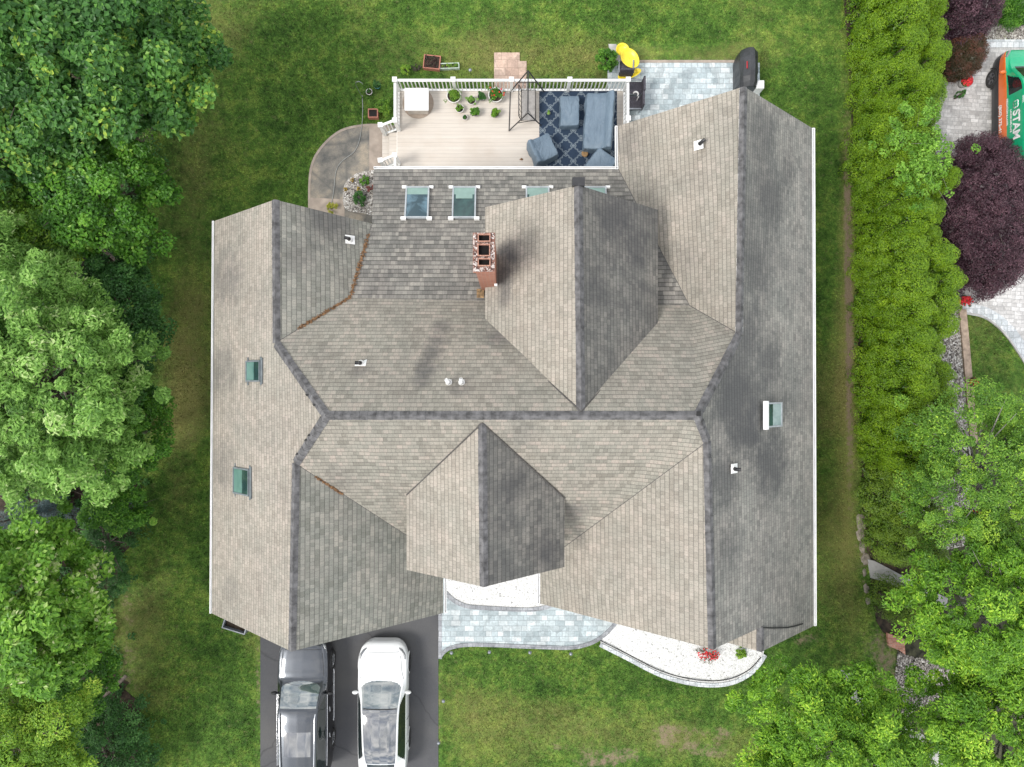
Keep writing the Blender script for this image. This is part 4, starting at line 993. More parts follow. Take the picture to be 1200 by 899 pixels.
for y, A_ in ((s0.y, A1), (s1.y, A2)):
    for x in (s0.x, s1.x): mb.tube([(x, y, 1.03), (A_.x, (A_.y+y)/2, 2.43)], .007)
mb.build('hanger', M_BLACKM, sw)
# white storage box on a round mat
c1 = P(490, 121, ZD); mb = MB(); mb.lathe((c1.x, c1.y, ZD), [(.001, .0), (.57, .0), (.58, .015), (.57, .03), (.001, .03)], 36); o = mb.build('round_mat', simple('beige_mat', (.36, .29, .235), .9)); tag(o, 'round beige mat under the white box on the deck', 'mat')
b0 = P(488, 116, 1.2); bx_ = empty('storage_box', (b0.x, b0.y, ZD+.03), 'square white storage box in the left deck corner', 'box')
mb = MB(); mb.box((b0.x, b0.y, ZD+.28), (.74, .70, .5), taper=1.0); mb.build('body', simple('beige_plastic', (.55, .5, .45), .6), bx_, bevel=.03)
mb = MB(); mb.box((b0.x, b0.y, ZD+.56), (.88, .82, .06)); mb.build('lid', M_WHITE, bx_, bevel=.015)
# potted plants
M_POTW = simple('white_pot', (.72, .7, .68), .5, var=.06); M_POTG = simple('grey_pot', (.35, .34, .33), .6); M_POTT = simple('terracotta', (.42, .17, .12), .75); M_POTTEAL = simple('teal_pot', (.08, .3, .32), .4)
M_FLOWER = simple('red_petal', (.65, .02, .03), .5, var=.1); M_FLOWY = simple('yellow_petal', (.75, .6, .1), .5, var=.1)
def potted(px, py, zb, rad, h, label, potm, leafm, seed, dens=1.0, plant_h=.18, flowers=None, name='potted_plant', cat='potted plant', lk=1.0, group='flower pots on the deck'):
    c = P(px, py, zb+h); t = empty(name, (c.x, c.y, zb), label, cat, group)
    mb = MB(); mb.lathe((c.x, c.y, zb), [(.001, 0), (rad*.68, 0), (rad*.92, h*.9), (rad, h*.9), (rad, h), (rad*.88, h), (rad*.86, h*.85)], 22); mb.build('pot', potm, t)
    mb = MB(); mb.lathe((c.x, c.y, zb+h*.84), [(.001, 0), (rad*.87, 0)], 22); mb.build('soil', M_SOIL, t)
    r = np.random.default_rng(seed); n = int(26*dens)
    d = r.normal(size=(n, 3))*np.array([rad*.42, rad*.42, plant_h*.3]); cc = np.array([c.x, c.y, zb+h+plant_h*.4])+d
    v, var = clump_leaves(cc, np.full(n, rad*.3), 26, .05*lk, .022*lk, r, .8, .9)
    np_mesh('foliage', v, len(var), leafm, t, {'var': ('FACE', var)})
    if flowers:
        mb = MB()
        rr = random.Random(seed)
        for i in range(flowers[1]):
            p = Vector((c.x+rr.gauss(0, rad*.45), c.y+rr.gauss(0, rad*.45), zb+h+plant_h*.95+rr.uniform(0, .03)))
            mb.lathe(p, [(.001, .02), (.03, .012), (.034, 0), (.001, -.01)], 7)
        mb.build('flower', flowers[0], t)
    return t
potted(531.8, 112, ZD+.01, .27, .30, 'large white pot with mixed foliage near the railing', M_POTW, L_LOCUST, 1, 1.5)
potted(581, 111, ZD+.01, .28, .30, 'large white pot with green plant and red blooms near railing', M_POTW, L_BRIGHT, 2, 1.5, flowers=(M_FLOWER, 9))
potted(552.5, 117.5, ZD+.01, .16, .2, 'medium white pot of pale green plants between the two large pots', M_POTW, L_PALE, 3, .8)
potted(564.3, 113, ZD+.01, .15, .2, 'bushy dark green plant in dark pot beside the railing', M_POTG, L_DARK, 4, 1.4)
potted(538.6, 127, ZD+.01, .16, .18, 'small white pot with sparse plant below the large left pot', M_POTW, L_LOCUST, 5, .5, .08)
potted(557.4, 131.5, ZD+.01, .15, .18, 'spreading bright green plant in the middle of the pot group', M_POTG, L_BRIGHT, 6, 1.6, .16, lk=1.6)
potted(544.8, 137.5, ZD+.01, .10, .13, 'tiny white pot with bare soil', M_POTW, L_DARK, 7, .2, .04)
potted(580.2, 132.5, ZD+.01, .155, .2, 'round grey pot with yellow green plant below the red blooms', M_POTG, L_YG, 8, 1.1)
# plant on rug, leaves of litter
potted(643, 132.5, ZD+.02, .07, .08, 'little yellow green plant standing on the rug', M_POTG, L_PALE, 9, .8, .08)
mb = MB(); c = P(611, 187, ZD+.01); mb.add([c+Vector((-.08, 0, .0)), c+Vector((0, .05, .03)), c+Vector((.08, .01, 0)), c+Vector((.02, -.04, .02))], [(0, 3, 2, 1)]); o = mb.build('dry_leaf', M_RUST); tag(o, 'brown dry leaf lying on the bare deck boards', 'leaf')
mb = MB(); c = P(685, 181, ZD+.02)
mb.lathe((c.x, c.y, ZD+.02), [(.001, 0), (.10, 0), (.13, .1), (.11, .12), (.001, .08)], 12); o = mb.build('wicker_basket', simple('wicker', (.33, .2, .09), .8, var=.3, scale=30)); tag(o, 'small brown wicker basket between sofa and armchair', 'basket')

# ------------------------------------------------------------------ behind the deck
potted(475.7, 81.5, .0, .0001, .02, 'round light green shrub beyond the deck corner', M_SOIL, L_LIME, 21, 1, .2, name='shrub', cat='shrub', group=None) if False else None
def bush(name, label, cat, px, py, z, r_, rz, mat, seed, n=40, nl=60, L=.06, W=.03, stem=True, group=None, up=.7, ry=None, base=None):
    c = P(px, py, z); t = empty(name, (c.x, c.y, 0), label, cat, group)
    o, cc = make_crown('foliage', t, tuple(c), (r_, ry or r_, rz), n, r_*.32, nl, L, W, mat, seed, up, .12, 0, -.5, .85)
    mb = MB(); rr = random.Random(seed)
    for i in range(5):
        e = Vector(cc[rr.randrange(len(cc))]); mb.tube([(c.x, c.y, -.05), Vector((c.x, c.y, 0)).lerp(e, .5)+Vector((0, 0, .05)), e], [.03, .02, .008], 6)
    mb.build('stem', M_BARK, t); return t
bush('shrub', 'small round lime green shrub beyond the deck corner', 'shrub', 475.7, 82, .2, .17, .16, L_LIME, 31, 24, 70, .05, .025)
bush('shrub', 'dark twiggy shrub right of the lime green one', 'shrub', 488, 80.5, .15, .16, .13, leaf_mat('twiggy', [(.05, .045, .035), (.08, .075, .05), (.1, .1, .06), (.14, .14, .09)]), 32, 16, 50, .05, .015)
bush('shrub', 'upright dark green shrub between deck and concrete slab', 'shrub', 711, 72, .6, .36, .6, L_BRIGHT, 33, 60, 90, .09, .03, up=.5)
bush('shrub', 'leafy perennial clump beside the left deck post', 'shrub', 450, 125, .15, .3, .16, L_LOCUST, 34, 26, 40, .07, .03)
potted(442, 100, 0, .13, .22, 'teal pot with dark green plant on the lawn', M_POTTEAL, L_DARK, 35, 1.2, .22, group='planters on the lawn behind the deck', lk=1.5)
potted(432.5, 107.5, 0, .12, .2, 'white pot with bare soil on the lawn', M_POTW, L_DARK, 36, .15, .05, group='planters on the lawn behind the deck')
def planter(px, py, w, l, rz, label, wm_, inside, h=.2, z=0.0, leafm=None, seed=1):
    c = P(px, py, h); t = empty('planter_box', (c.x, c.y, z), label, 'planter', 'planters on the lawn behind the deck', rz)
    mb = MB(); M = Matrix.Rotation(rz, 3, 'Z')
    for s in (-1, 1):
        mb.box(c+M @ Vector((s*w/2, 0, z-h/2)), (.035, l, h), rz); mb.box(c+M @ Vector((0, s*(l/2-.018), z-h/2)), (w-.036, .035, h), rz)
    mb.build('box', wm_, t)
    mb = MB(); mb.box(c+Vector((0, 0, -.05)), (w-.04, l-.04, .02), rz); mb.build('soil', inside, t)
    if leafm:
        r = np.random.default_rng(seed); n = int(w*l*140)
        cc = np.stack([r.uniform(-w/2+.04, w/2-.04, n), r.uniform(-l/2+.04, l/2-.04, n), np.full(n, .0)], 1) @ np.array(M).T + np.array(c)
        v, var = clump_leaves(cc, np.full(n, .04), 12, .04, .02, r); np_mesh('seedlings', v, len(var), leafm, t, {'var': ('FACE', var)})
planter(506, 72.5, .6, .52, R(-6), 'square terracotta planter with dark sprouts behind the deck', M_POTT, M_SOIL, leafm=leaf_mat('dark_sprout', [(.05, .02, .02), (.1, .04, .04), (.06, .08, .04), (.14, .12, .1)]), seed=3)
planter(526.5, 77, .72, .22, R(2), 'narrow pale trough planter touching the terracotta one', simple('pale_trough', (.42, .5, .42), .6), M_SOIL, .15, leafm=L_LOCUST, seed=4)
planter(437, 132.5, .34, .34, R(0), 'small square red planter with black soil by the deck stairs', M_POTT, simple('black_soil', (.015, .013, .012), .95), .24)
# shepherd hook
mb = MB(); h0 = P(425.5, 147, 0.02); h1 = P(425.5, 100, 1.3)
hk = [Vector((h0.x, h0.y-.5, .0)), Vector((h0.x, h0.y-.45, 1.25))]
bb = hk[1]
mb.tube([P(425.5, 116, 0), P(425.5, 116, 0)+Vector((0, 0, 1.25)), P(425.5, 116, 0)+Vector((.04, .02, 1.45)), P(425.5, 116, 0)+Vector((.16, .03, 1.5)), P(425.5, 116, 0)+Vector((.26, .0, 1.42)), P(425.5, 116, 0)+Vector((.27, .0, 1.33))], .012, 7)
o = mb.build('shepherd_hook', M_GREYM); tag(o, 'thin grey metal shepherd hook standing in the lawn', 'garden hook')
# garden hose over the concrete patio
mb = MB(); mb.tube([tuple(P(a, b_, .03 if b_ < 146 else .055)) for a, b_ in smooth_open([(424.5, 112), (425, 130), (424, 148), (421, 165), (415, 178), (402, 188), (394, 200), (391, 225), (388, 240)], 4)], .013, 6)
o = mb.build('garden_hose', simple('grey_hose', (.3, .31, .3), .5)); tag(o, 'thin grey hose running from lawn over the concrete patio', 'hose')
# plants in the pebble corner
bush('shrub', 'small green shrub at the top of the pebble corner bed', 'shrub', 427, 212, .2, .17, .15, L_BRIGHT, 41, 14, 60, .05, .03)
bush('shrub', 'low green shrub in the lower half of the pebble corner bed', 'shrub', 421, 232, .2, .25, .13, L_DARK, 42, 20, 60, .06, .03)
bush('shrub', 'reddish shrub beside the sunroom in the pebble bed', 'shrub', 434, 220, .2, .12, .2, leaf_mat('reddish', [(.15, .05, .05), (.25, .09, .08), (.35, .14, .12), (.4, .25, .2)]), 43, 10, 40, .05, .03)
bush('flowers', 'yellow flowers peeking out beside the left rear gable', 'flowers', 388, 243.5, .15, .2, .08, leaf_mat('yellowleaf', [(.2, .25, .03), (.4, .42, .05), (.6, .55, .08), (.7, .65, .15)]), 44, 14, 40, .05, .03)
for i, (a, b_, w) in enumerate(((413, 211, 'upper left'), (420.5, 221, 'middle'), (405.5, 221.5, 'leftmost'))):
    bush('flowers', '%s orange yellow flower clump in the pebble corner bed' % w, 'flowers', a, b_, .12, .07, .05, leaf_mat('orange%d' % i, [(.25, .15, .03), (.5, .33, .05), (.65, .5, .1), (.7, .6, .2)]), 50+i, 6, 25, .04, .025)
# yellow sleds / pool floats, chairs on the slab
M_YEL = simple('yellow_plastic', (.85, .66, .04), .35, var=.05)
def float_shell(px, py, rz, l, w, z, label, tilt=0):
    c = P(px, py, z); t = empty('plastic_sled', (c.x, c.y, z), label, 'sled', 'yellow sleds behind the deck', rz)
    mb = MB(); vs = []; nu, nv = 24, 6
    for j in range(nv+1):
        k = j/nv
        for i in range(nu):
            a = 2*math.pi*i/nu; x = math.cos(a)*l/2*k*(1 if math.cos(a) > 0 else .85); y = math.sin(a)*w/2*k
            vs.append((x, y, .12*k**3+x*tilt))
    fs = [(j*nu+i, j*nu+(i+1) % nu, (j+1)*nu+(i+1) % nu, (j+1)*nu+i) for j in range(nv) for i in range(nu)]
    mb.add(vs, fs, 0, True); o = mb.build('shell', M_YEL); o.parent = t
    so = o.modifiers.new('s', 'SOLIDIFY'); so.thickness = .02
    mb = MB(); mb.tube([(l*.3, -.08, .02+l*.3*tilt), (l*.36, 0, .09+l*.3*tilt), (l*.3, .08, .02+l*.3*tilt)], .012, 6); o = mb.build('handle', M_YEL); o.parent = t
float_shell(737, 69, R(-50), .9, .62, .45, 'large yellow sled leaning uppermost behind the deck corner')
float_shell(728.5, 59.5, R(-15), .55, .5, .2, 'smaller yellow sled under the large one at the lawn edge')
float_shell(736, 88.5, R(18), 1.0, .34, .3, 'narrow curved yellow sled between the large one and the dark chair')
M_WICK = simple('dark_wicker', (.06, .055, .07), .7, var=.3, scale=25)
def patio_chair(px, py, rz, label):
    c = P(px, py, .42); t = empty('patio_chair', (c.x, c.y, .03), label, 'chair', 'dark chairs beside the deck', rz)
    def b_(nm, cc, d, m=M_WICK, mbx=None):
        q = MB(); q.box(cc, d); o = q.build(nm, m); o.parent = t; bvm = o.modifiers.new('b', 'BEVEL'); bvm.width = .015
    b_('seat', (0, 0, .38), (.5, .5, .1)); b_('backrest', (0, .26, .62), (.52, .07, .6)); b_('armrest', (-.27, 0, .55), (.06, .5, .04), M_GREYM); b_('armrest', (.27, 0, .55), (.06, .5, .04), M_GREYM)
    for x in (-.22, .22):
        for y in (-.22, .22): b_('leg', (x, y, .165), (.04, .04, .33), M_GREYM)
patio_chair(744.5, 104, R(-90), 'dark wicker chair right of the deck corner post')
patio_chair(743.5, 121, R(-90), 'dark wicker chair near the roof corner beside the deck')
patio_chair(733, 80, R(180), 'purplish dark chair under the yellow sleds')
mb = MB(); c = P(745, 110.5, .75)
mb.tube([c+Vector((math.cos(a)*.09, math.sin(a)*.09, .0)) for a in np.linspace(-.8, 2.9, 12)], [.015+.02*math.sin(i/11*3.14) for i in range(12)], 8)
mb.tube([c+Vector((.1, -.1, 0)), c+Vector((.1, -.1, -.4))], .02); o = mb.build('garden_ornament', M_POTW); tag(o, 'curved white hook shaped ornament between the dark chairs', 'ornament')
# grill with a cover
gr = P(878, 80, .9); g = empty('covered_grill', (gr.x, gr.y, .03), 'barbecue grill under a black cover at the patio corner', 'grill')
M_GC = simple('black_cover', (.032, .034, .038), .45, var=.2, scale=3, bmp=.2)
mb = MB(); prof = [(-.33, 0), (-.36, .35), (-.34, .85), (-.24, .98), (-.05, 1.14), (.12, 1.16), (.26, 1.02), (.33, .8), (.35, .35), (.33, 0)]
n = len(prof); m = 8; vs = []; rr = random.Random(4)
for j in range(m+1):
    y = -.72+1.44*j/m
    for x, z in prof: vs.append((gr.x+x*(.8 if j in (0, m) else 1)+rr.gauss(0, .012), gr.y+y, .05+z*(.86 if j in (0, m) else (.94 if j in (1, m-1) else 1))))
mb.add(vs, [(j*n+i, (j+1)*n+i, (j+1)*n+i+1, j*n+i+1) for j in range(m) for i in range(n-1)]+[tuple(range(n)), tuple(reversed(range(m*n, m*n+n)))], 0)
mb.build('cover', M_GC, g, bevel=.02)
mb = MB(); mb.box((gr.x-.15, gr.y+.02, 1.135), (.03, .26, .05), fr=Matrix.Rotation(R(-42), 3, 'Y')); mb.build('logo_patch', simple('red_patch', (.4, .02, .03), .6), g)
mb = MB(); c_ = P(885, 106, .3); mb.box((c_.x, c_.y, .45), (.3, .3, .8)); o = mb.build('utility_cabinet', M_WHITE, bevel=.02); tag(o, 'small white cabinet between grill and roof corner', 'cabinet')
# solar path lights
def pathlight(px, py, label, grp='path lights along the front walk'):
    c = P(px, py, .3); t = empty('path_light', (c.x, c.y, 0), label, 'path light', grp)
    mb = MB(); mb.tube([(c.x, c.y, -.05), (c.x, c.y, .28)], .01, 8); mb.build('stake', M_BLACKM, t)
    mb = MB(); mb.lathe((c.x, c.y, .22), [(.035, 0), (.05, .07)], 14); mb.build('lens', simple('clear_lens', (.6, .6, .62), .2), t)
    mb = MB(); mb.lathe((c.x, c.y, .29), [(.068, 0), (.062, .02), (.02, .045), (.001, .05)], 16); mb.build('cap', M_GREYM, t)
for a, b_, l in ((529, 765.5, 'leftmost path light below the front walk'), (573.5, 764.5, 'second path light from left below the front walk'), (621, 765, 'third path light from left below the front walk'), (669, 766.5, 'rightmost path light below the front walk'),
                 (519.5, 822, 'upper path light beside the driveway lawn edge'), (513.8, 871, 'lower path light beside the driveway lawn edge')): pathlight(a, b_, l)
pathlight(551, 82, 'lone path light behind the deck railing', 'path lights behind the deck')
# red flowers and green plant in the gravel bed
def flowerbush(px, py, label, r_, seed, n=60, cat='flowers', group=None, z=.15, zmul=.5):
    t = bush('flower_bush', label, cat, px, py, z, r_, r_*zmul, leaf_mat('fb%d' % seed, [(.05, .08, .02), (.12, .12, .04), (.2, .06, .04), (.3, .2, .1)]), seed, 12, 30, .05, .03)
    c = P(px, py, z); mb = MB(); rr = random.Random(seed)
    for i in range(n):
        a = rr.uniform(0, 6.28); q = r_*rr.uniform(0, 1.2)**.6; p = Vector((c.x+math.cos(a)*q*1.0, c.y+math.sin(a)*q*.6, z+r_*zmul*rr.uniform(.6, 1.1)))
        mb.lathe(p, [(.001, .02), (.025, .014), (.03, 0), (.001, -.01)], 6)
    mb.build('flower', M_FLOWER, t)
flowerbush(829, 765, 'red flowering plant in the white gravel below the roof ridge', .38, 61, 80)
bush('shrub', 'small lime green plant in the white gravel under the gable', 'shrub', 869, 765, .12, .2, .12, L_LIME, 62, 24, 50, .06, .025)
flowerbush(1129, 353, 'red flowers on the border below the large purple tree', .26, 63, 150, zmul=.6)
fp = empty('flower_pot', (P(1131, 95).x, P(1131, 95).y, 0), 'pot of red flowers on the paving between hedge and van', 'potted plant')
c = P(1131, 96, .25); mb = MB(); mb.lathe((c.x, c.y, 0.02), [(.001, 0), (.15, 0), (.2, .25), (.18, .25), (.17, .2)], 18); fp.location = (c.x, c.y, 0); mb.build('pot', M_POTG, fp)
mb = MB(); rr = random.Random(3)
for i in range(110):
    d = Vector((rr.gauss(0, 1), rr.gauss(0, 1), abs(rr.gauss(0, 1)))).normalized()*.19
    mb.lathe(c+d+Vector((.02, 0, .06)), [(.001, .02), (.03, .014), (.035, 0), (.001, -.01)], 6)
mb.build('flower', M_FLOWER, fp)
r = np.random.default_rng(9); cc = np.array(tuple(c))+r.normal(size=(20, 3))*.07; v, var = clump_leaves(cc, np.full(20, .08), 30, .06, .03, r); np_mesh('foliage', v, len(var), L_DARK, fp, {'var': ('FACE', var)})
bush('shrub', 'tiny dark shrub against the hedge beside the paving', 'shrub', 1124, 112, .3, .15, .3, L_DARK, 64, 12, 40, .06, .03)
# air conditioner and bin by the garage
c = P(249, 687, .7); ac = empty('air_conditioner', (c.x+.28, c.y, 0), 'dark air conditioner unit peeking out under the left eave', 'air conditioner')
mb = MB(); mb.box((c.x+.33, c.y, .4), (.8, .8, .7)); mb.build('casing', simple('ac_grey', (.12, .13, .15), .5), ac, bevel=.02)
mb = MB(); mb.lathe((c.x+.33, c.y, .76), [(.34, 0), (.34, .02), (.3, .02), (.3, 0)], 24); mb.build('fan_grille', M_BLACKM, ac)
c = P(275, 733.5, .5); bn = empty('wall_planter', (c.x, c.y, 0), 'grey rimmed dark trough on the grass left of the garage', 'trough')
mb = MB(); M_ = Matrix.Rotation(R(-17), 3, 'Z')
for s in (-1, 1): mb.box(Vector((c.x, c.y, .25))+M_ @ Vector((0, s*.2, 0)), (.9, .04, .5), R(-17)); mb.box(Vector((c.x, c.y, .25))+M_ @ Vector((s*.43, 0, 0)), (.04, .36, .5), R(-17))
mb.build('rim', simple('galvanised', (.2, .22, .25), .4), bn)
mb = MB(); mb.box((c.x, c.y, .3), (.8, .35, .02), R(-17)); mb.build('soil', M_SOIL, bn)
# fallen branches at the wood edge
def branches(pts_list, name, label, mat=simple('dead_wood', (.22, .18, .15), .9, var=.3, scale=9, bmp=.5)):
    mb = MB()
    for pts, r0 in pts_list: mb.tube([tuple(P(a, b_, z+.35)) for a, b_, z in pts], [.85*r0*(1-.65*i/(len(pts)-1)) for i in range(len(pts))], 8)
    o = mb.build(name, mat); tag(o, label, 'branch')
branches([([(148, 792, .1), (133, 806, .3), (120, 818, .4), (108, 836, .4), (103, 846, .3)], .09), ([(130, 808, .3), (112, 826, .5), (96, 838, .6), (86, 842, .6)], .07), ([(126, 806, .3), (112, 806, .5), (98, 812, .7)], .05), ([(107, 816, .6), (96, 814, .7), (90, 811, .7)], .04)], 'fallen_branch', 'forked grey dead branch beside the lower left trees')
branches([([(153, 322, .3), (140, 308, .6), (122, 294, .9), (104, 283, 1.2)], .1), ([(150, 318, .3), (150, 330, .2)], .08)], 'fallen_branch', 'straight grey dead branch at the upper left wood edge')

# ------------------------------------------------------------------ cars
def crom(p0, p1, p2, p3, t): return .5*(2*p1+(p2-p0)*t+(2*p0-5*p1+4*p2-p3)*t*t+(3*p1-p0-3*p2+p3)*t**3)
def loft(stations, prof_fn, nu=22, nv=5):
    """stations -> rings of (x,z) + y ; returns grid of points for half the body (x>=0)"""
    rings = []
    for st in stations: rings.append((st[0], np.array(prof_fn(st), float)))
    S = []; G = []
    n = len(rings)
    for i in range(n-1):
        a, b_, c_, d = rings[max(i-1, 0)], rings[i], rings[i+1], rings[min(i+2, n-1)]
        for q in range(nu):
            t = q/nu; S.append(crom(a[0], b_[0], c_[0], d[0], t)); G.append(crom(a[1], b_[1], c_[1], d[1], t))
    S.append(rings[-1][0]); G.append(rings[-1][1])
    out = []
    for g in G:
        m = len(g); row = []
        for i in range(m-1):
            a, b_, c_, d = g[max(i-1, 0)], g[i], g[i+1], g[min(i+2, m-1)]
            for q in range(nv): row.append(crom(a, b_, c_, d, q/nv)*.6+(b_*(1-q/nv)+c_*q/nv)*.4)
        row.append(g[-1]); out.append(row)
    return S, np.array(out)
def car(name, label, cx, yf, stations, prof_fn, classify, mats, wheels, wr, hw, sgn=-1, extra=None, cat='car', group=None, seams=()):
    root = empty(name, (cx, yf, 0), label, cat, group)
    S, G = loft(stations, prof_fn); ns, nv = G.shape[0], G.shape[1]; parts = {}
    for sx in (-1, 1):
        for i in range(ns-1):
            for j in range(nv-1):
                vs = []
                for (a, b_) in ((i, j), (i, j+1), (i+1, j+1), (i+1, j)):
                    vs.append((cx+sx*G[a, b_, 0], yf+sgn*S[a], G[a, b_, 1]))
                p = classify((S[i]+S[i+1])/2, (j+.5)/5, sx)
                parts.setdefault(p, []).append(vs if sx*sgn > 0 else vs[::-1])
    def seam(pts):
        m = MB(); m.tube(pts, .008, 5); m.build('panel_seam', M_BLACKR, root)
    for sx in (-1, 1):
        for line in seams:
            pp = []
            for (s_, v_) in line:
                i = min(range(ns), key=lambda q: abs(S[q]-s_)); j = min(nv-1, int(round(v_*5)))
                pp.append((cx+sx*G[i, j, 0]*1.003, yf+sgn*S[i], G[i, j, 1]+.001))
            seam(pp)
    order = ['body']+[k for k in parts if k != 'body']
    for k in order:
        allv = {}; idx = []; vl = []
        for q in parts[k]:
            f = []
            for v in q:
                key = (round(v[0], 4), round(v[1], 4), round(v[2], 4))
                if key not in allv: allv[key] = len(vl); vl.append(v)
                if allv[key] not in f: f.append(allv[key])
            if len(f) > 2: idx.append(f)
        nm = k.split('#')[0]
        mb = MB(); mb.add(vl, idx, 0, True); o = mb.build(nm, mats[nm], root)
        if k == 'body':
            # end caps
            pass
    mb = MB()
    for i, e in ((0, 1), (ns-1, -1)):
        ring = [(cx+G[i, j, 0], yf+sgn*S[i], G[i, j, 1]) for j in range(nv)]+[(cx-G[i, j, 0], yf+sgn*S[i], G[i, j, 1]) for j in range(nv-2, -1, -1)]
        mb.poly(ring if (e*sgn < 0) else ring[::-1])
    mb.box((cx, yf+sgn*(S[-1]*.5), .28), (hw*1.7, S[-1]*.9, .1), mi=1)
    mb.build('bumper', [mats['body'], M_BLACKR], root)
    for ws in wheels:
        for sx in (-1, 1):
            fr = Matrix.Rotation(R(90)*sx, 3, 'Y'); c = Vector((cx+sx*(hw-.2), yf+sgn*ws, wr))
            m = MB(); m.lathe(c, [(wr*.62, .0), (wr*.9, -.0), (wr, .03), (wr, .18), (wr*.92, .215), (wr*.66, .215), (wr*.62, .19)], 28, fr=fr); w_ = m.build('wheel', M_BLACKR, root)
            m = MB(); m.lathe(c, [(.001, .17), (.06, .19), (.07, .15), (wr*.5, .15), (wr*.55, .2), (wr*.63, .205), (wr*.63, .12)], 28, fr=fr)
            for a in range(5):
                an = a*1.2566; d = Vector((0, math.cos(an), math.sin(an))); n_ = Vector((sx, 0, 0)); s_ = n_.cross(d); f3 = Matrix((d, s_, n_)).transposed()
                m.box(c+n_*.19+d*wr*.33, (wr*.6, .07, .03), fr=f3)
            m.build('rim', mats['rim'], w_)
            m = MB(); m.tube([Vector((cx+sx*(hw-.02), yf+sgn*ws+math.cos(a)*(wr+.05), wr+math.sin(a)*(wr+.05))) for a in np.linspace(-.1, math.pi+.1, 18)], .03, 6); m.build('wheel_arch', mats['arch'], root)
    if extra: extra(root, cx, yf, sgn)
    return root
def mirror_part(root, x, y, z, sx, mat, w=.2):
    m = MB(); m.lathe((x+sx*w*.55, y, z), [(.001, -.08), (.08, -.06), (.11, 0), (.08, .06), (.001, .075)], 12, fr=Matrix(((1.1, 0, 0), (0, .6, 0), (0, 0, 1)))); m.tube([(x-sx*.06, y, z-.05), (x+sx*.05, y, z-.03)], .03, 6); m.build('side_mirror', mat, root)

M_CARW = simple('white_car_paint', (.82, .83, .84), .25, var=.01, coat=1.0); M_CARD, nt, b = new_mat('graphite_car_paint')
b.inputs['Base Color'].default_value = (.16, .175, .2, 1); b.inputs['Metallic'].default_value = .85; b.inputs['Roughness'].default_value = .28; b.inputs['Coat Weight'].default_value = 1; b.inputs['Coat Roughness'].default_value = .03
fl2 = noise(nt, world_pos(nt), 300, 1); nt.links.new(ramp(nt, fl2, [(.3, (.045, .05, .058)), (.7, (.08, .088, .1))]), b.inputs['Base Color'])
M_CARB = simple('black_car_plastic_and_flank', (.02, .02, .022), .35, spec=.5)
M_WSH = simple('car_glass', (.055, .085, .085), .04, var=.2, scale=1.5, spec=1.0); M_WSD = simple('dark_car_glass', (.012, .02, .02), .05, spec=.8); M_RIM = simple('alloy', (.62, .63, .65), .25, .8); M_RIMD = simple('dark_alloy', (.15, .15, .16), .3, .8)
M_CHR = simple('chrome', (.75, .76, .78), .12, 1.0); M_LAMP = simple('headlamp', (.16, .17, .18), .08, spec=1); M_TAIL = simple('tail_lamp', (.35, .01, .01), .15); M_ROOFG = simple('roof_glass', (.035, .04, .045), .05, var=.2, spec=1.0)
def prof_car(st):
    s, hw, zb, xt, zt, zc = st
    return [(hw*.92, .22), (hw*.985, .38), (hw, .6), (hw*.985, (zb+.6)/2+.03 if zb > .62 else .61), (hw*.955, zb), ((hw*.93+xt)/2+.015, (zb+zt)/2+.01), (xt+.03, zt-.012), (xt*.88, zt+(zc-zt)*.3), (xt*.5, zt+(zc-zt)*.8), (0, zc)]
ST_W = [(0.0, .45, .50, .3, .56, .58), (.05, .62, .62, .42, .68, .70), (.2, .80, .72, .55, .78, .81), (.5, .90, .80, .64, .87, .90), (.95, .925, .87, .69, .95, .985), (1.3, .93, .91, .76, 1.0, 1.05), (1.75, .93, .94, .70, 1.2, 1.25), (2.3, .93, .96, .64, 1.4, 1.45),
        (3.0, .93, .97, .61, 1.43, 1.49), (3.8, .925, .97, .58, 1.38, 1.44), (4.35, .90, .97, .52, 1.2, 1.25), (4.65, .86, .95, .5, 1.02, 1.05), (4.85, .78, .88, .46, .92, .94), (4.93, .6, .7, .4, .78, .8)]
def cls_w(s, v, sx):
    # v: 0..9 profile index; 4 belt, 6 roof edge, 9 centre
    if v > 6.4 and 1.28+.24*((9-v)/2.6)**2 < s < 2.15: return 'windshield'
    if v > 6.4 and 2.15 <= s < 4.2: return 'roof_glass'
    if v > 6.6 and 4.23 < s < 4.62: return 'rear_window'
    if 4.2 < v < 5.8 and 1.7+(v-4.2)*.22 < s < 4.2-(v-4.2)*.2: return 'side_window#%d' % sx
    if 6.0 < v < 7.6 and .22 < s < .62: return 'body'
    return 'body'
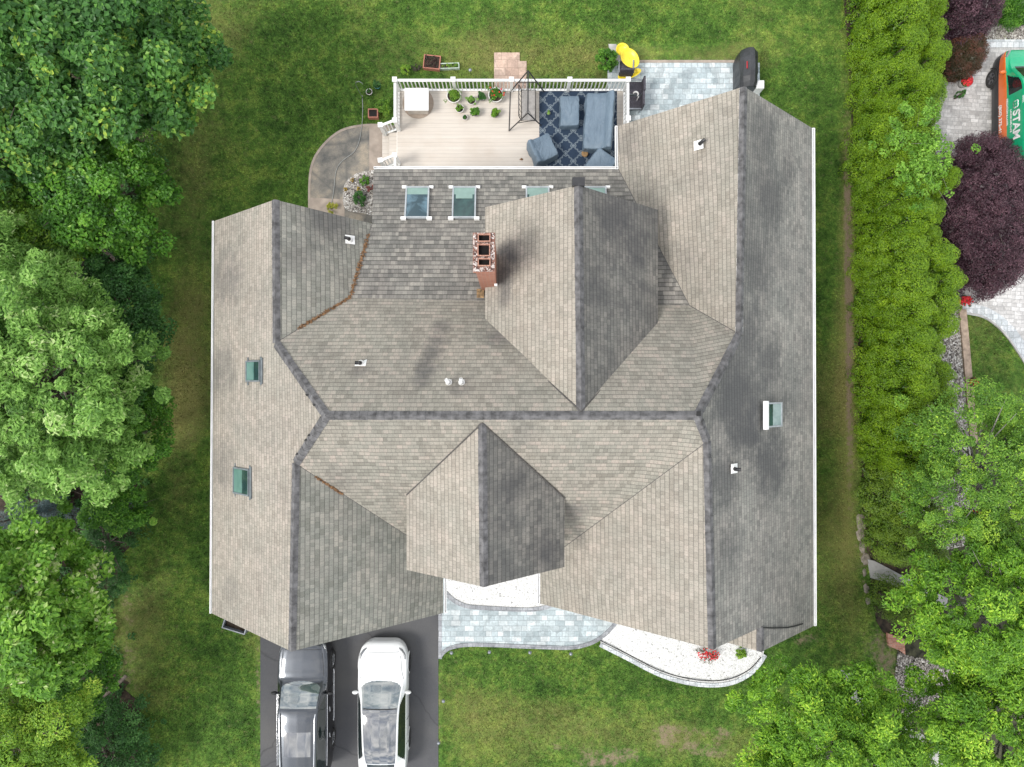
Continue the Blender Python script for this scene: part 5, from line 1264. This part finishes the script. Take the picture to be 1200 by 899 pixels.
def ex_w(root, cx, yf, sgn):
    for sx in (-1, 1):
        mirror_part(root, cx+sx*.86, yf-1.72, 1.02, sx, M_CARW)
        m = MB(); m.tube([(cx+sx*.60, yf-.19, .765), (cx+sx*.70, yf-.27, .79), (cx+sx*.80, yf-.42, .815), (cx+sx*.83, yf-.58, .835)], [.02, .045, .045, .02], 8); m.build('headlight', M_LAMP, root)
        m = MB(); m.tube([(cx+sx*.76, yf-4.8, .9), (cx+sx*.5, yf-4.88, .9)], .035, 6); m.build('tail_light', M_TAIL, root)
        m = MB(); m.tube([(cx+sx*.58, yf-1.46, 1.08), (cx+sx*.1, yf-1.45, 1.085)], .009, 6); m.build('wiper', M_BLACKM, root)
    m = MB(); m.lathe((cx, yf-1.95, 1.2), [(.001, .05), (.1, .04), (.11, .0)], 12, fr=Matrix(((1, 0, 0), (0, .4, 0), (0, 0, 1)))); m.build('rear_view_mirror', M_BLACKM, root)
    m = MB(); m.tube([(cx-.61, yf-2.16, 1.385), (cx-.3, yf-2.17, 1.418), (cx, yf-2.17, 1.43), (cx+.3, yf-2.17, 1.418), (cx+.61, yf-2.16, 1.385)], .02, 6); m.build('roof_bow', M_CARB, root)
mw = {'body': M_CARW, 'windshield': M_WSH, 'roof_glass': M_ROOFG, 'rear_window': M_WSD, 'side_window': M_WSD, 'rim': M_RIMD, 'arch': M_CARW}
car('parked_car', 'white car with dark glass roof parked on the driveway', -4.77, -9.58, ST_W, prof_car, cls_w, mw, (.88, 3.72), .34, .925, seams=[[(s_/20, 6.0) for s_ in range(9, 27, 2)], [(.32, v_/4) for v_ in range(25, 37)], [(1.78, v_/4) for v_ in range(4, 17)], [(2.75, v_/4) for v_ in range(4, 17)], [(3.62, v_/4) for v_ in range(6, 17)]], extra=ex_w, group='cars parked on the driveway')
ST_S = [(0.0, .55, .62, .4, .72, .74), (.05, .72, .78, .5, .86, .88), (.2, .86, .93, .62, .98, 1.0), (.6, .93, 1.0, .70, 1.05, 1.07), (1.1, .95, 1.04, .74, 1.1, 1.12), (1.4, .95, 1.06, .75, 1.14, 1.18), (1.8, .95, 1.08, .71, 1.4, 1.44), (2.3, .95, 1.1, .67, 1.66, 1.70),
        (3.0, .95, 1.1, .65, 1.70, 1.75), (4.0, .95, 1.1, .63, 1.69, 1.74), (4.6, .94, 1.1, .60, 1.64, 1.69), (4.85, .90, 1.08, .58, 1.45, 1.5), (4.98, .86, 1.0, .55, 1.1, 1.15), (5.02, .8, .9, .5, .95, 1.0)]
def cls_s(s, v, sx):
    if v > 6.6 and 1.40+.2*((9-v)/2.4)**2 < s < 2.2: return 'windshield'
    if v > 7.4 and 3.0 < s < 3.9: return 'sunroof'
    if v > 7.2 and 4.72 < s < 4.93: return 'rear_window'
    if 4.3 < v < 5.75 and 1.85+(v-4.3)*.25 < s < 4.6: return 'side_window#%d' % sx
    return 'body' if v > 3.95 else 'lower_body'  # flanks coloured blacker than the top, standing in for missing sky reflection
def ex_s(root, cx, yf, sgn):
    for sx in (-1, 1):
        mirror_part(root, cx+sx*.9, yf-1.85, 1.15, sx, M_CARB)
        m = MB(); m.tube([(cx+sx*.64, yf-2.35, 1.72), (cx+sx*.63, yf-2.5, 1.77), (cx+sx*.60, yf-4.3, 1.76), (cx+sx*.59, yf-4.45, 1.70)], .022, 8); m.build('roof_rail', M_CHR, root)
        m = MB(); m.tube([(cx+sx*.62, yf-.1, .88), (cx+sx*.78, yf-.22, .93), (cx+sx*.86, yf-.45, .97)], [.03, .05, .02], 8); m.build('headlight', M_LAMP, root)
        m = MB(); m.tube([(cx+sx*.88, yf-4.72, 1.15), (cx+sx*.84, yf-4.96, 1.05)], .06, 8); m.build('tail_light', M_TAIL, root)
        m = MB(); m.tube([(cx+sx*.93, yf-1.25, .27), (cx+sx*.95, yf-1.4, .29), (cx+sx*.95, yf-3.1, .29), (cx+sx*.93, yf-3.25, .27)], .022, 8); m.build('side_step', M_CHR, root)
        m = MB(); m.tube([(cx+sx*.915, yf-1.9, 1.115), (cx+sx*.92, yf-3.2, 1.13), (cx+sx*.905, yf-4.5, 1.13)], .012, 6); m.build('belt_trim', M_CHR, root)
        for k in (2.45, 3.4): m = MB(); m.tube([(cx+sx*.955, yf-k, .93), (cx+sx*.965, yf-k-.16, .93)], .014, 6); m.build('door_handle', M_CHR, root)
        m = MB(); m.tube([(cx+sx*.6, yf-1.46, 1.19), (cx+sx*.08, yf-1.55, 1.26)], .01, 6); m.build('wiper', M_BLACKM, root)
    m = MB(); m.box((cx, yf+.01, .6), (.9, .03, .22)); m.build('grille', M_BLACKM, root)
    m = MB(); m.lathe((cx, yf-4.5, 1.7), [(.03, 0), (.02, .05), (.001, .07)], 10); m.build('antenna', M_CARB, root)
ms = {'body': M_CARD, 'lower_body': M_CARB, 'windshield': M_WSH, 'sunroof': M_ROOFG, 'rear_window': M_WSD, 'side_window': M_WSD, 'rim': M_RIM, 'arch': M_CARB}
car('parked_car', 'dark grey car with silver roof rails parked close to garage', -7.65, -9.42, ST_S, prof_car, cls_s, ms, (.95, 3.88), .37, .945, seams=[[(s_/20, 6.0) for s_ in range(9, 27, 2)], [(.32, v_/4) for v_ in range(25, 37)], [(1.78, v_/4) for v_ in range(4, 17)], [(2.75, v_/4) for v_ in range(4, 17)], [(3.62, v_/4) for v_ in range(6, 17)]], extra=ex_s, group='cars parked on the driveway')
for m_ in (M_WSH, M_ROOFG): m_.node_tree.nodes['Principled BSDF'].inputs['IOR'].default_value = 2.1
# van next door
M_VG = simple('green_wrap', (.01, .36, .17), .3, var=.05, coat=.6); M_VO = simple('orange_wrap', (.75, .16, .03), .3, var=.05, coat=.6)
def prof_van(st):
    s, hw, zb, xt, zt, zc = st
    return [(hw*.96, .3), (hw, .5), (hw, .72), (hw, .74 if zb > .8 else .73), (hw*.99, zb), ((hw*.98+xt)/2, (zb+zt)/2), (xt+.03, zt), (xt*.85, zt+(zc-zt)*.4), (xt*.5, zt+(zc-zt)*.85), (0, zc)]
ST_V = [(0, .62, .75, .5, .8, .82), (.08, .8, .85, .6, .93, .96), (.35, .93, .98, .72, 1.06, 1.1), (.8, .97, 1.04, .80, 1.2, 1.25), (1.2, .98, 1.06, .84, 1.55, 1.6), (1.6, .98, 1.06, .86, 1.86, 1.92), (2.2, .98, 1.06, .86, 1.93, 2.0), (3.5, .98, 1.06, .86, 1.93, 2.0), (4.5, .98, 1.06, .85, 1.92, 1.99), (4.68, .95, 1.05, .82, 1.8, 1.86), (4.72, .9, 1.0, .78, 1.3, 1.4)]
def cls_v(s, v, sx):
    if v > 6.7 and .78 < s < 1.5: return 'windshield'
    if 4.4 < v < 5.75 and 1.05+(v-4.4)*.22 < s < 1.85: return 'side_window#%d' % sx
    if v < 2.95: return 'lower_body'
    if v < 4.3: return 'stripe#%d' % sx
    return 'body'
VX, VY = 18.98, 12.3
def ex_v(root, cx, yf, sgn):
    for sx in (-1, 1):
        mirror_part(root, cx+sx*.98, yf-.95, 1.12, sx, M_VO)
        m = MB(); m.tube([(cx+sx*.7, yf-.1, .9), (cx+sx*.88, yf-.35, 1.0)], [.05, .04], 8); m.build('headlight', M_LAMP, root)
    def txt(body, size, y, z, mat, nm='lettering'):
        cu = bpy.data.curves.new(nm, 'FONT'); cu.body = body; cu.size = size; cu.extrude = .002; cu.offset = size*.03
        o = bpy.data.objects.new(nm, cu); link(o, root)
        x = -.993 if z < 1.08 else -.993+(z-1.06)*.13
        tilt = 0 if z < 1.08 else R(7)
        # reads front to rear with tops up, on the side that faces the hedge
        o.matrix_local = Matrix.Translation((x-.012, y, z)) @ Matrix.Rotation(R(-90), 4, 'Z') @ Matrix.Rotation(R(90)-tilt, 4, 'X')
        cu.materials.append(mat)
        bpy.context.view_layer.update()
        me = bpy.data.meshes.new_from_object(o.evaluated_get(bpy.context.evaluated_depsgraph_get()))
        o2 = bpy.data.objects.new(nm, me); ml = o.matrix_local.copy(); bpy.data.objects.remove(o, do_unlink=True)
        link(o2, root); o2.matrix_local = ml; return o2
    WT = simple('white_lettering', (.8, .8, .8), .5)
    txt('(800) 375-41', .2, -2.05, .80, WT); txt('IRRIGATION & LAWN', .1, -1.95, 1.17, WT)
    txt('STAM', .42, -2.5, 1.46, WT); txt('LANDSCAPE CARE', .1, -2.4, 1.33, WT); txt('www.', .11, -2.1, 1.86, WT)
    m = MB()
    for a in range(4):
        an = a*math.pi/2+.78; c = Vector((cx-.95, yf-2.3+math.cos(an)*.075, 1.6+math.sin(an)*.075)); m.lathe(c, [(.001, .012), (.08, .01), (.085, 0)], 12, fr=Matrix.Rotation(R(-90), 3, 'Y'))
    em = m.build('clover_emblem', WT, root); m = MB()
    for a in range(4):
        an = a*math.pi/2+.78; c = Vector((cx-.962, yf-2.3+math.cos(an)*.075, 1.6+math.sin(an)*.075)); m.lathe(c, [(.001, .012), (.055, .01), (.057, 0)], 12, fr=Matrix.Rotation(R(-90), 3, 'Y'))
    m.build('clover_leaf', M_VG, em)
mv = {'body': M_VG, 'lower_body': M_CARB, 'stripe': M_VO, 'windshield': M_WSD, 'side_window': M_WSD, 'rim': M_RIMD, 'arch': M_CARB}
car('parked_van', 'green van with orange side stripe and white lettering on the neighbouring drive', VX, VY, ST_V, prof_van, cls_v, mv, (.85, 3.75), .33, .98, extra=ex_v, cat='van')

# ------------------------------------------------------------------ hedge
def arbor_proto(seed, Hh, Rr, mat, ncl=70, nleaf=60):
    r = np.random.default_rng(seed)
    h = r.uniform(.03, 1, ncl)**.8; a = r.uniform(0, 2*np.pi, ncl)
    rad = Rr*np.sqrt(np.clip(1-h**2.6, 0, 1))*r.uniform(.8, 1.05, ncl)
    cc = np.stack([np.cos(a)*rad, np.sin(a)*rad, h*Hh*.97], 1)
    # inner fill on top
    cr = np.full(ncl, .2)*r.uniform(.75, 1.35, ncl)
    idx = np.repeat(np.arange(ncl), nleaf); d = unit(r.normal(size=(len(idx), 3)))
    outw = unit(np.stack([np.cos(a), np.sin(a), .3+h*1.3], 1))
    d = unit(d+outw[idx]*.7)
    p = cc[idx]+d*cr[idx][:, None]*r.uniform(.9, 1.0, (len(idx), 1))*np.array([1, 1, 1.8])
    nr = unit(d+np.array([0, 0, .1])+r.normal(size=d.shape)*.22)
    v = leaf_quads(p, nr, .055, .026, r)
    var = np.clip(.5+(r.normal(size=ncl)*.1)[idx]+r.normal(size=len(idx))*.15, 0, 1)
    # crevice filler, deeper in; darkest leaf tone paints shade into the creases
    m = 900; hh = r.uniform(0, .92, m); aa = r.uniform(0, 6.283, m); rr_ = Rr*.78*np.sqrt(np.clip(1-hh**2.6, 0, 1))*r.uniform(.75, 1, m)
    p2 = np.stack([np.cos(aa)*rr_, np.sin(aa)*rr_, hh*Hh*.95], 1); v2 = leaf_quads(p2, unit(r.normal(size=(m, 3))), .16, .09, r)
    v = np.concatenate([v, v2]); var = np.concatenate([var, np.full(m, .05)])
    t = empty('arborvitae', (0, 0, 0), None, None)
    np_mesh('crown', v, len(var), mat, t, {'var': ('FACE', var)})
    mb = MB(); mb.tube([(0, 0, -.05), (0, 0, Hh*.5), (0, 0, Hh*.9)], [.07, .05, .02], 7); mb.build('trunk', M_BARK, t)
    return t
protos = [arbor_proto(100+i, 1.0*3.7, .74, L_ARBOR, 125, 160) for i in range(4)]; used = set()
protosd = [arbor_proto(200+i, 3.2, .7, L_ARBORSH, 120, 80) for i in range(2)]
rr = random.Random(8)
def place_arbor(x, y, s, sz, dark, label, group):
    k = rr.randrange(2 if dark else 4); pr = (protosd if dark else protos)[k]; key = (dark, k)
    o = pr if key not in used else copy_tree(pr); used.add(key)
    o.location = (x, y, 0); o.rotation_euler = (0, 0, rr.uniform(0, 6.28)); o.scale = (s, s, sz); tag(o, label, 'hedge tree', group)
y = 15.6; i = 0
while y > -8.6:
    py = CY-y*F/27
    dark = y < -3.3
    xb = 12.62+(.33*(15-y)/15) if y > 0 else 12.95+(-y)*.045
    if dark: lab, grp = ('arborvitae with tree shade put into its green in the lower part of the hedge', 'lower hedge trees')
    else: lab, grp = ('yellow green arborvitae in the long clipped hedge right of the house', 'yellow green hedge trees')
    place_arbor(xb+.62+rr.uniform(-.12, .12), y, rr.uniform(.9, 1.14), rr.uniform(.9, 1.14)*(1 if not dark else .85), dark, lab, grp)
    if y > -7.4: place_arbor(xb+1.6+rr.uniform(-.15, .2), y-.4, rr.uniform(.72, 1.02), rr.uniform(.72, .98)*(1 if not dark else .8), dark, lab, grp)
    y -= rr.uniform(.72, .9)
    if -7.9 < y < -6.1: y = -7.95
for k in range(4):
    if (False, k) not in used: bpy.data.objects.remove(protos[k], do_unlink=True)
# climbing light green sapling through the hedge
def free_crown(name, label, cat, spots, z, cr, nleaf, L, W, mat, seed, trunk_at, tr=.05):
    r = np.random.default_rng(seed); cc = []
    for (a, b_, s, n) in spots:
        p = P(a, b_, z); q = r.normal(size=(n, 3))*np.array([s, s, .18]); cc.append(np.array(tuple(p))+q)
    cc = np.concatenate(cc); b0 = P(*trunk_at, 0); t = empty(name, (b0.x, b0.y, 0), label, cat)
    v, var = clump_leaves(cc, np.full(len(cc), cr), nleaf, L, W, r, .9, .6); np_mesh('crown', v, len(var), mat, t, {'var': ('FACE', var)})
    make_trunk(t, (b0.x, b0.y, 0), tuple(P(spots[0][0], spots[0][1], z-.4)), tr, cc, seed, M_BARKG, 14); return t
L_VINE = leaf_mat('leaf_vine', [(0.066, 0.176, 0.0165), (0.143, 0.308, 0.0275), (0.242, 0.462, 0.055), (0.396, 0.616, 0.11)])
free_crown('sapling', 'light green sapling growing out through the top of the hedge', 'sapling', [(1092, 170, .35, 30), (1085, 190, .35, 34), (1088, 130, .22, 12), (1055, 160, .3, 12), (1060, 130, .25, 5), (1080, 215, .3, 20), (1100, 195, .2, 14), (1085, 238, .2, 8), (1040, 172, .2, 5)], 4.1, .16, 26, .10, .055, L_VINE, 77, (1068, 185))

# ------------------------------------------------------------------ purple trees etc. on the right
def dome(name, label, cat, x, y, rx, ry, hh, mat, seed, n, nleaf, L, W, cr=.3, group=None, lo=-.1, up=.6):
    r = np.random.default_rng(seed); d = unit(r.normal(size=(n*3, 3))); d = d[d[:, 2] > lo][:n]
    cc = d*np.array([rx-cr*.7, ry-cr*.7, hh*.8-cr])*r.uniform(.86, 1.02, (len(d), 1))+np.array([x, y, hh*.2])
    v, var = clump_leaves(cc, cr*r.uniform(.7, 1.2, len(cc)), nleaf, L, W, r, up, .8)
    p2 = unit(r.normal(size=(n*20, 3))); p2 = p2[p2[:, 2] > lo]; c2 = p2*np.array([rx*.8, ry*.8, hh*.62])+np.array([x, y, hh*.2])
    v2 = leaf_quads(c2, unit(p2+r.normal(size=p2.shape)*.3), .2, .14, r); v = np.concatenate([v, v2]); var = np.concatenate([var, np.full(len(c2), .02)])  # inner leaves all darkest: paints the shade in gaps between clumps
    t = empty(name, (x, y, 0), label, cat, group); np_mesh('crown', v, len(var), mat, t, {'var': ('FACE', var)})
    make_trunk(t, (x, y, 0), (x, y, hh*.6), .09, cc, seed, M_BARK, 12); return t
dome('purple_maple', 'large domed dark purple tree right of the hedge beside the van', 'tree', 17.25, 6.12, 2.15, 3.1, 3.0, L_PURPLE, 81, 760, 70, .075, .028, .22)
dome('purple_maple', 'dark purple tree cut off by the top edge of the picture', 'tree', 16.25, 13.4, 1.25, 1.3, 3.2, L_PURPLE, 82, 260, 70, .08, .03, .22)
dome('laceleaf_maple', 'low reddish bronze laceleaf tree below the small purple one', 'tree', 16.55, 12.15, .95, .95, 1.9, L_RED, 83, 240, 60, .10, .014, .16)
dome('juniper', 'feathery green juniper in the top right corner', 'shrub', 19.0, 14.5, 1.3, 1.2, 1.2, L_BRIGHT, 84, 200, 60, .12, .02, .22)

# ------------------------------------------------------------------ trees
T = tree
T('maple_tree', 'huge dark green maple filling the top left corner', 'tree', 80, 60, 6.5, 130, 95, 2.6, 350, .48, 230, .17, .12, L_MAPLE, 301, trunk_r=.2, group='trees of the left wood', irr=.2)
T('maple_tree', 'maple reaching out over the lawn right of the corner maple', 'tree', 185, 68, 5.6, 60, 78, 1.8, 160, .42, 190, .17, .12, L_MAPLE, 302, trunk_r=.14, group='trees of the left wood')
T('maple_tree', 'dim maple under the corner maple at the left frame edge', 'tree', 30, 170, 5.0, 90, 70, 1.6, 150, .45, 170, .16, .11, L_MAPLE, 303, group='trees of the left wood')
T('beech_tree', 'glossy bright green tree below the top left maples', 'tree', 120, 232, 4.2, 68, 70, 1.6, 210, .36, 170, .13, .09, L_BRIGHT, 304, group='trees of the left wood')
T('ash_tree', 'small green tree between glossy tree and the left frame edge', 'tree', 20, 235, 4.4, 45, 45, 1.4, 80, .36, 150, .12, .06, L_LOCUST, 305, group='trees of the left wood')
T('linden_tree', 'pale yellowish tree touching the left frame edge below the ash', 'tree', 2, 300, 5.5, 36, 42, 1.5, 80, .34, 170, .13, .05, L_PALE, 306, group='trees of the left wood')
T('willow_tree', 'large pale green tree in the middle of the left edge', 'tree', 62, 450, 5.4, 100, 135, 2.4, 560, .34, 160, .16, .062, L_PALE, 307, trunk_r=.18, group='trees of the left wood', irr=.18, hole=.08, nl=26)
T('understory_tree', 'dark green young tree between pale tree and lawn', 'tree', 145, 385, 2.8, 42, 85, 1.4, 150, .34, 130, .12, .07, L_DARK, 308, group='trees of the left wood')
T('understory_tree', 'green young tree at the lawn edge left of the lower roof skylight', 'tree', 158, 505, 2.6, 36, 55, 1.2, 110, .32, 130, .11, .07, L_BRIGHT, 309, group='trees of the left wood')
T('linden_tree', 'leafy green tree with white highlights painted on its leaves at lower left', 'tree', 40, 705, 5.0, 78, 92, 2.1, 350, .36, 150, .18, .095, L_LINDEN, 310, trunk_r=.16, group='trees of the left wood', irr=.12)
T('lime_tree', 'vivid lime green tree in the bottom left corner', 'tree', 38, 872, 4.5, 58, 72, 1.6, 210, .32, 190, .10, .045, L_LIME, 311, group='trees of the left wood', irr=.3)
T('holly_bush', 'dark glossy bush right of the lime green tree', 'bush', 130, 880, 1.4, 48, 55, 1.1, 150, .25, 120, .10, .05, L_DARK, 312, group='bushes at the wood edge')
T('understory_tree', 'dim green tree deep between pale tree and maples', 'tree', 85, 330, 2.2, 85, 40, 1.1, 90, .34, 110, .12, .07, L_DARK, 316, group='trees of the left wood', hole=.2)
T('weeping_shrub', 'dark trailing shrub at the wood edge below the pale tree', 'bush', 128, 640, .9, 30, 70, .7, 90, .22, 80, .14, .03, L_DARK, 313, group='bushes at the wood edge')
T('understory_tree', 'green small tree filling the gap above the blue spruces', 'tree', 138, 592, 2.0, 36, 30, .9, 80, .28, 110, .11, .06, L_BRIGHT, 331, group='trees of the left wood', trunk_r=.06)
T('ash_tree', 'feathery green tree between the corner maple and the pale edge tree', 'tree', 62, 275, 4.0, 55, 38, 1.2, 130, .32, 140, .12, .055, L_LOCUST, 332, group='trees of the left wood', trunk_r=.08)
T('understory_tree', 'low green tree between highlighted tree and dark glossy bush', 'tree', 100, 790, 2.0, 38, 42, .9, 90, .28, 110, .11, .06, L_BRIGHT, 333, group='trees of the left wood', trunk_r=.06, hole=.1)
def spruce(px, py, label, seed, rad, hh):
    c = P(px, py, hh*.7); r = np.random.default_rng(seed); V_, A_ = [], []
    t = empty('blue_spruce', (c.x, c.y, 0), label, 'spruce', 'blue spruces in the wood'); mb = MB(); mb.tube([(c.x, c.y, -.05), (c.x, c.y, hh)], [.08, .015], 7)
    for k in range(60):
        h = r.uniform(.1, .98); a = r.uniform(0, 6.28); L = rad*(1-h)+.1; s = np.array([c.x, c.y, h*hh]); e = s+np.array([math.cos(a)*L, math.sin(a)*L, -.1+.12*h]); mb.tube([tuple(s), tuple(e)], [.012, .005], 5)
        n = 110; q = r.uniform(.15, 1, n)[:, None]; p = s+(e-s)*q+r.normal(size=(n, 3))*.045
        V_.append(leaf_quads(p, unit(r.normal(size=(n, 3))+[0, 0, 1]), .09, .014, r)); A_.append(np.clip(.5+.2*r.normal(size=n), 0, 1))
    np_mesh('crown', np.concatenate(V_), 60*110, L_SPRUCE, t, {'var': ('FACE', np.concatenate(A_))}); mb.build('trunk', M_BARK, t)
spruce(8, 610, 'blue spruce at the left frame edge below the pale tree', 401, 1.0, 3.2); spruce(50, 600, 'small blue spruce between pale tree and highlighted tree', 402, .8, 2.6); spruce(113, 598, 'blue spruce nearest the lawn', 403, .7, 2.2)
T('pieris_shrub', 'short shrub speckled with white blossom at the wood edge', 'bush', 177, 158, .5, 9, 20, .35, 22, .12, 50, .06, .03, L_LINDEN, 314, group='bushes at the wood edge', trunk_r=.04)
T('serviceberry_tree', 'airy dull green tree over the pebbles at the right edge', 'tree', 1145, 555, 5.2, 90, 95, 1.9, 420, .28, 125, .085, .04, L_LOCUST, 320, bark=M_BARKG, group='trees at the lower right', hole=.12, nl=40, irr=.25)
T('oak_tree', 'large bright green tree at the right edge above the river stones', 'tree', 1160, 712, 6.2, 86, 78, 2.0, 360, .32, 165, .115, .046, L_YG, 321, bark=M_BARKG, group='trees at the lower right', nl=30, trunk_r=.12, irr=.2, hole=.05)
T('oak_tree', 'bright green tree in the bottom right corner', 'tree', 1172, 848, 5.9, 86, 90, 2.0, 440, .32, 165, .115, .046, L_YG, 323, bark=M_BARKG, group='trees at the lower right', nl=30, trunk_r=.12, irr=.25)
T('oak_tree', 'bright yellow green tree at the bottom edge right of lawn', 'tree', 972, 890, 5.6, 92, 104, 1.9, 520, .34, 170, .115, .046, L_YG, 322, bark=M_BARKG, group='trees at the lower right', nl=30, trunk_r=.12, irr=.28)
T('understory_tree', 'dim green shrub between the two bottom right trees', 'bush', 1090, 872, 1.4, 40, 30, .9, 60, .3, 70, .1, .05, L_LOCUST, 324, bark=M_BARKG, group='trees at the lower right', trunk_r=.05, hole=.2)
flowerbush(1139, 448, 'red flowers at the lower end of the timber edging', .2, 66, 22, zmul=.8)
ht = P(1163, 605, 1.2); mb = MB(); mb.tube([(ht.x, ht.y, 0), (ht.x, ht.y, 1.4)], .02, 8); mb.lathe((ht.x, ht.y, 1.3), [(.06, 0), (.08, .1), (.04, .2), (.001, .24)], 12); mb.box((ht.x, ht.y, 1.28), (.18, .18, .02)); o = mb.build('hummingbird_feeder', simple('red_plastic', (.6, .03, .01), .3)); tag(o, 'small red feeder on a pole under the airy right tree', 'bird feeder')

# ------------------------------------------------------------------ grass blades over the lawn
def grass_blades(n):
    r = np.random.default_rng(99)
    x = r.uniform(-17, 19, n); y = r.uniform(-14.8, 14.8, n); q = np.stack([x, y], 1)
    house_fp = np.array([(-9.3, -7.1), (-2.4, -7.1), (-2.4, -5.2), (1.1, -5.2), (1.1, -6.8), (9.2, -7.5), (9.2, 7.9), (4.3, 7.9), (4.3, 11.0), (-4.3, 11.0), (-4.9, 9.5), (-4.9, 7.6), (-4.3, 5), (-9.3, 5)])
    keep = ~inpoly(q, house_fp)
    for pl in ([(-9.57, -19), (-2.66, -19), (-2.66, -6.9), (-9.57, -6.9)], walk, bed1, bed2, patio, cpat, wood, hb, rt, gp([(1100, 49), (1330, 49), (1330, 700), (1245, 520), (1215, 440), (1197, 407), (1178, 382), (1155, 366), (1127, 360), (1108, 356)]), gp([(579, 62), (617, 62), (617, 105), (579, 105)]), gp([(1100, 330), (1124, 350), (1126, 400), (1132, 470), (1140, 560), (1130, 640), (1080, 650), (1070, 560), (1085, 430)]), gp([(1120, 360), (1131, 362), (1146, 520), (1130, 520)]), gp([(713, 50), (890, 50), (890, 110), (713, 110)])):
        keep &= ~inpoly(q, np.array(pl))
    keep &= r.uniform(size=n) > np.clip(baref(x, y)*1.3, 0, .92)
    x, y = x[keep], y[keep]; m = len(x); z = np.full(m, -.02)
    a = r.uniform(0, 6.283, m); L = r.uniform(.04, .10, m); w = r.uniform(.006, .014, m); tilt = r.uniform(.3, 1.1, m)
    d = np.stack([np.cos(a), np.sin(a)], 1); s = np.stack([-d[:, 1], d[:, 0]], 1)
    b0 = np.stack([x-s[:, 0]*w, y-s[:, 1]*w, z], 1); b1 = np.stack([x+s[:, 0]*w, y+s[:, 1]*w, z], 1)
    tp = np.stack([x+d[:, 0]*L*np.sin(tilt), y+d[:, 1]*L*np.sin(tilt), z+L*np.cos(tilt)+.01], 1)
    v = np.stack([b0, b1, tp], 1).reshape(-1, 3)
    o = np_mesh('grass', v, m, M_BLADE, None, {'var': ('FACE', r.uniform(size=m)), 'dry': ('FACE', dryf(x, y)), 'bare': ('FACE', baref(x, y))}, 3)
    tag(o, 'short grass blades covering the lawn', 'grass', kind='stuff')
grass_blades(620000)
def ground_cover():
    r = np.random.default_rng(321); n = 2200; lo = np.array(wood_s).min(0); hi = np.array(wood_s).max(0)
    q = r.uniform((-19, -16), (-11.5, 15), (n*2, 2)); q2 = q+r.normal(size=q.shape)*.5; k = inpoly(q2, np.array(wood_s)); q = q[k][:n]
    cc = np.stack([q[:, 0], q[:, 1], r.uniform(.02, .2, len(q))], 1)
    v, var = clump_leaves(cc, r.uniform(.1, .35, len(q)), 34, .10, .06, r, .8, .4)
    o = np_mesh('ground_cover', v, len(var), L_DARK, None, {'var': ('FACE', var)}); tag(o, 'low dark plants and ivy under the left trees', 'ground cover', kind='stuff')
ground_cover()

# ------------------------------------------------------------------ light, sky, camera
sd = Vector((-.62, -.30, .90)).normalized()
w = bpy.data.worlds.new('World'); scene.world = w; w.use_nodes = True; nt = w.node_tree; bg = nt.nodes['Background']
sky = N(nt, 'ShaderNodeTexSky'); sky.sky_type = 'NISHITA'; sky.sun_disc = False
sky.sun_elevation = math.asin(sd.z); sky.sun_rotation = math.atan2(sd.x, sd.y)
tc = N(nt, 'ShaderNodeTexCoord'); n1 = noise(nt, tc.outputs['Generated'], 5.0, 7, .6, .3)
cl = ramp(nt, n1, [(.40, .55), (.60, 1.0)]); shade = ramp(nt, noise(nt, tc.outputs['Generated'], 9, 6, .65), [(.38, (3.2, 3.5, 4.0)), (.62, (11.4, 11.2, 10.9))])
nt.links.new(mixc(nt, cl, sky.outputs[0], shade), bg.inputs['Color']); bg.inputs['Strength'].default_value = .125
sl = bpy.data.lights.new('sun', 'SUN'); sl.energy = 1.75; sl.angle = R(20); sl.color = (1, .96, .9)
so_ = bpy.data.objects.new('sun', sl); link(so_); so_.rotation_euler = sd.to_track_quat('Z', 'Y').to_euler(); so_.location = (-20, -10, 40)
cam = bpy.data.cameras.new('camera'); cam.sensor_width = 36; cam.lens = 36*F/1200; cam.clip_end = 1000
co = bpy.data.objects.new('camera', cam); link(co); co.location = (0, 0, H); co.rotation_euler = (0, 0, 0); scene.camera = co
scene.view_settings.view_transform = 'Standard'; scene.view_settings.look = 'None'; scene.view_settings.exposure = .75; scene.view_settings.gamma = 1
scene.render.engine = 'CYCLES'
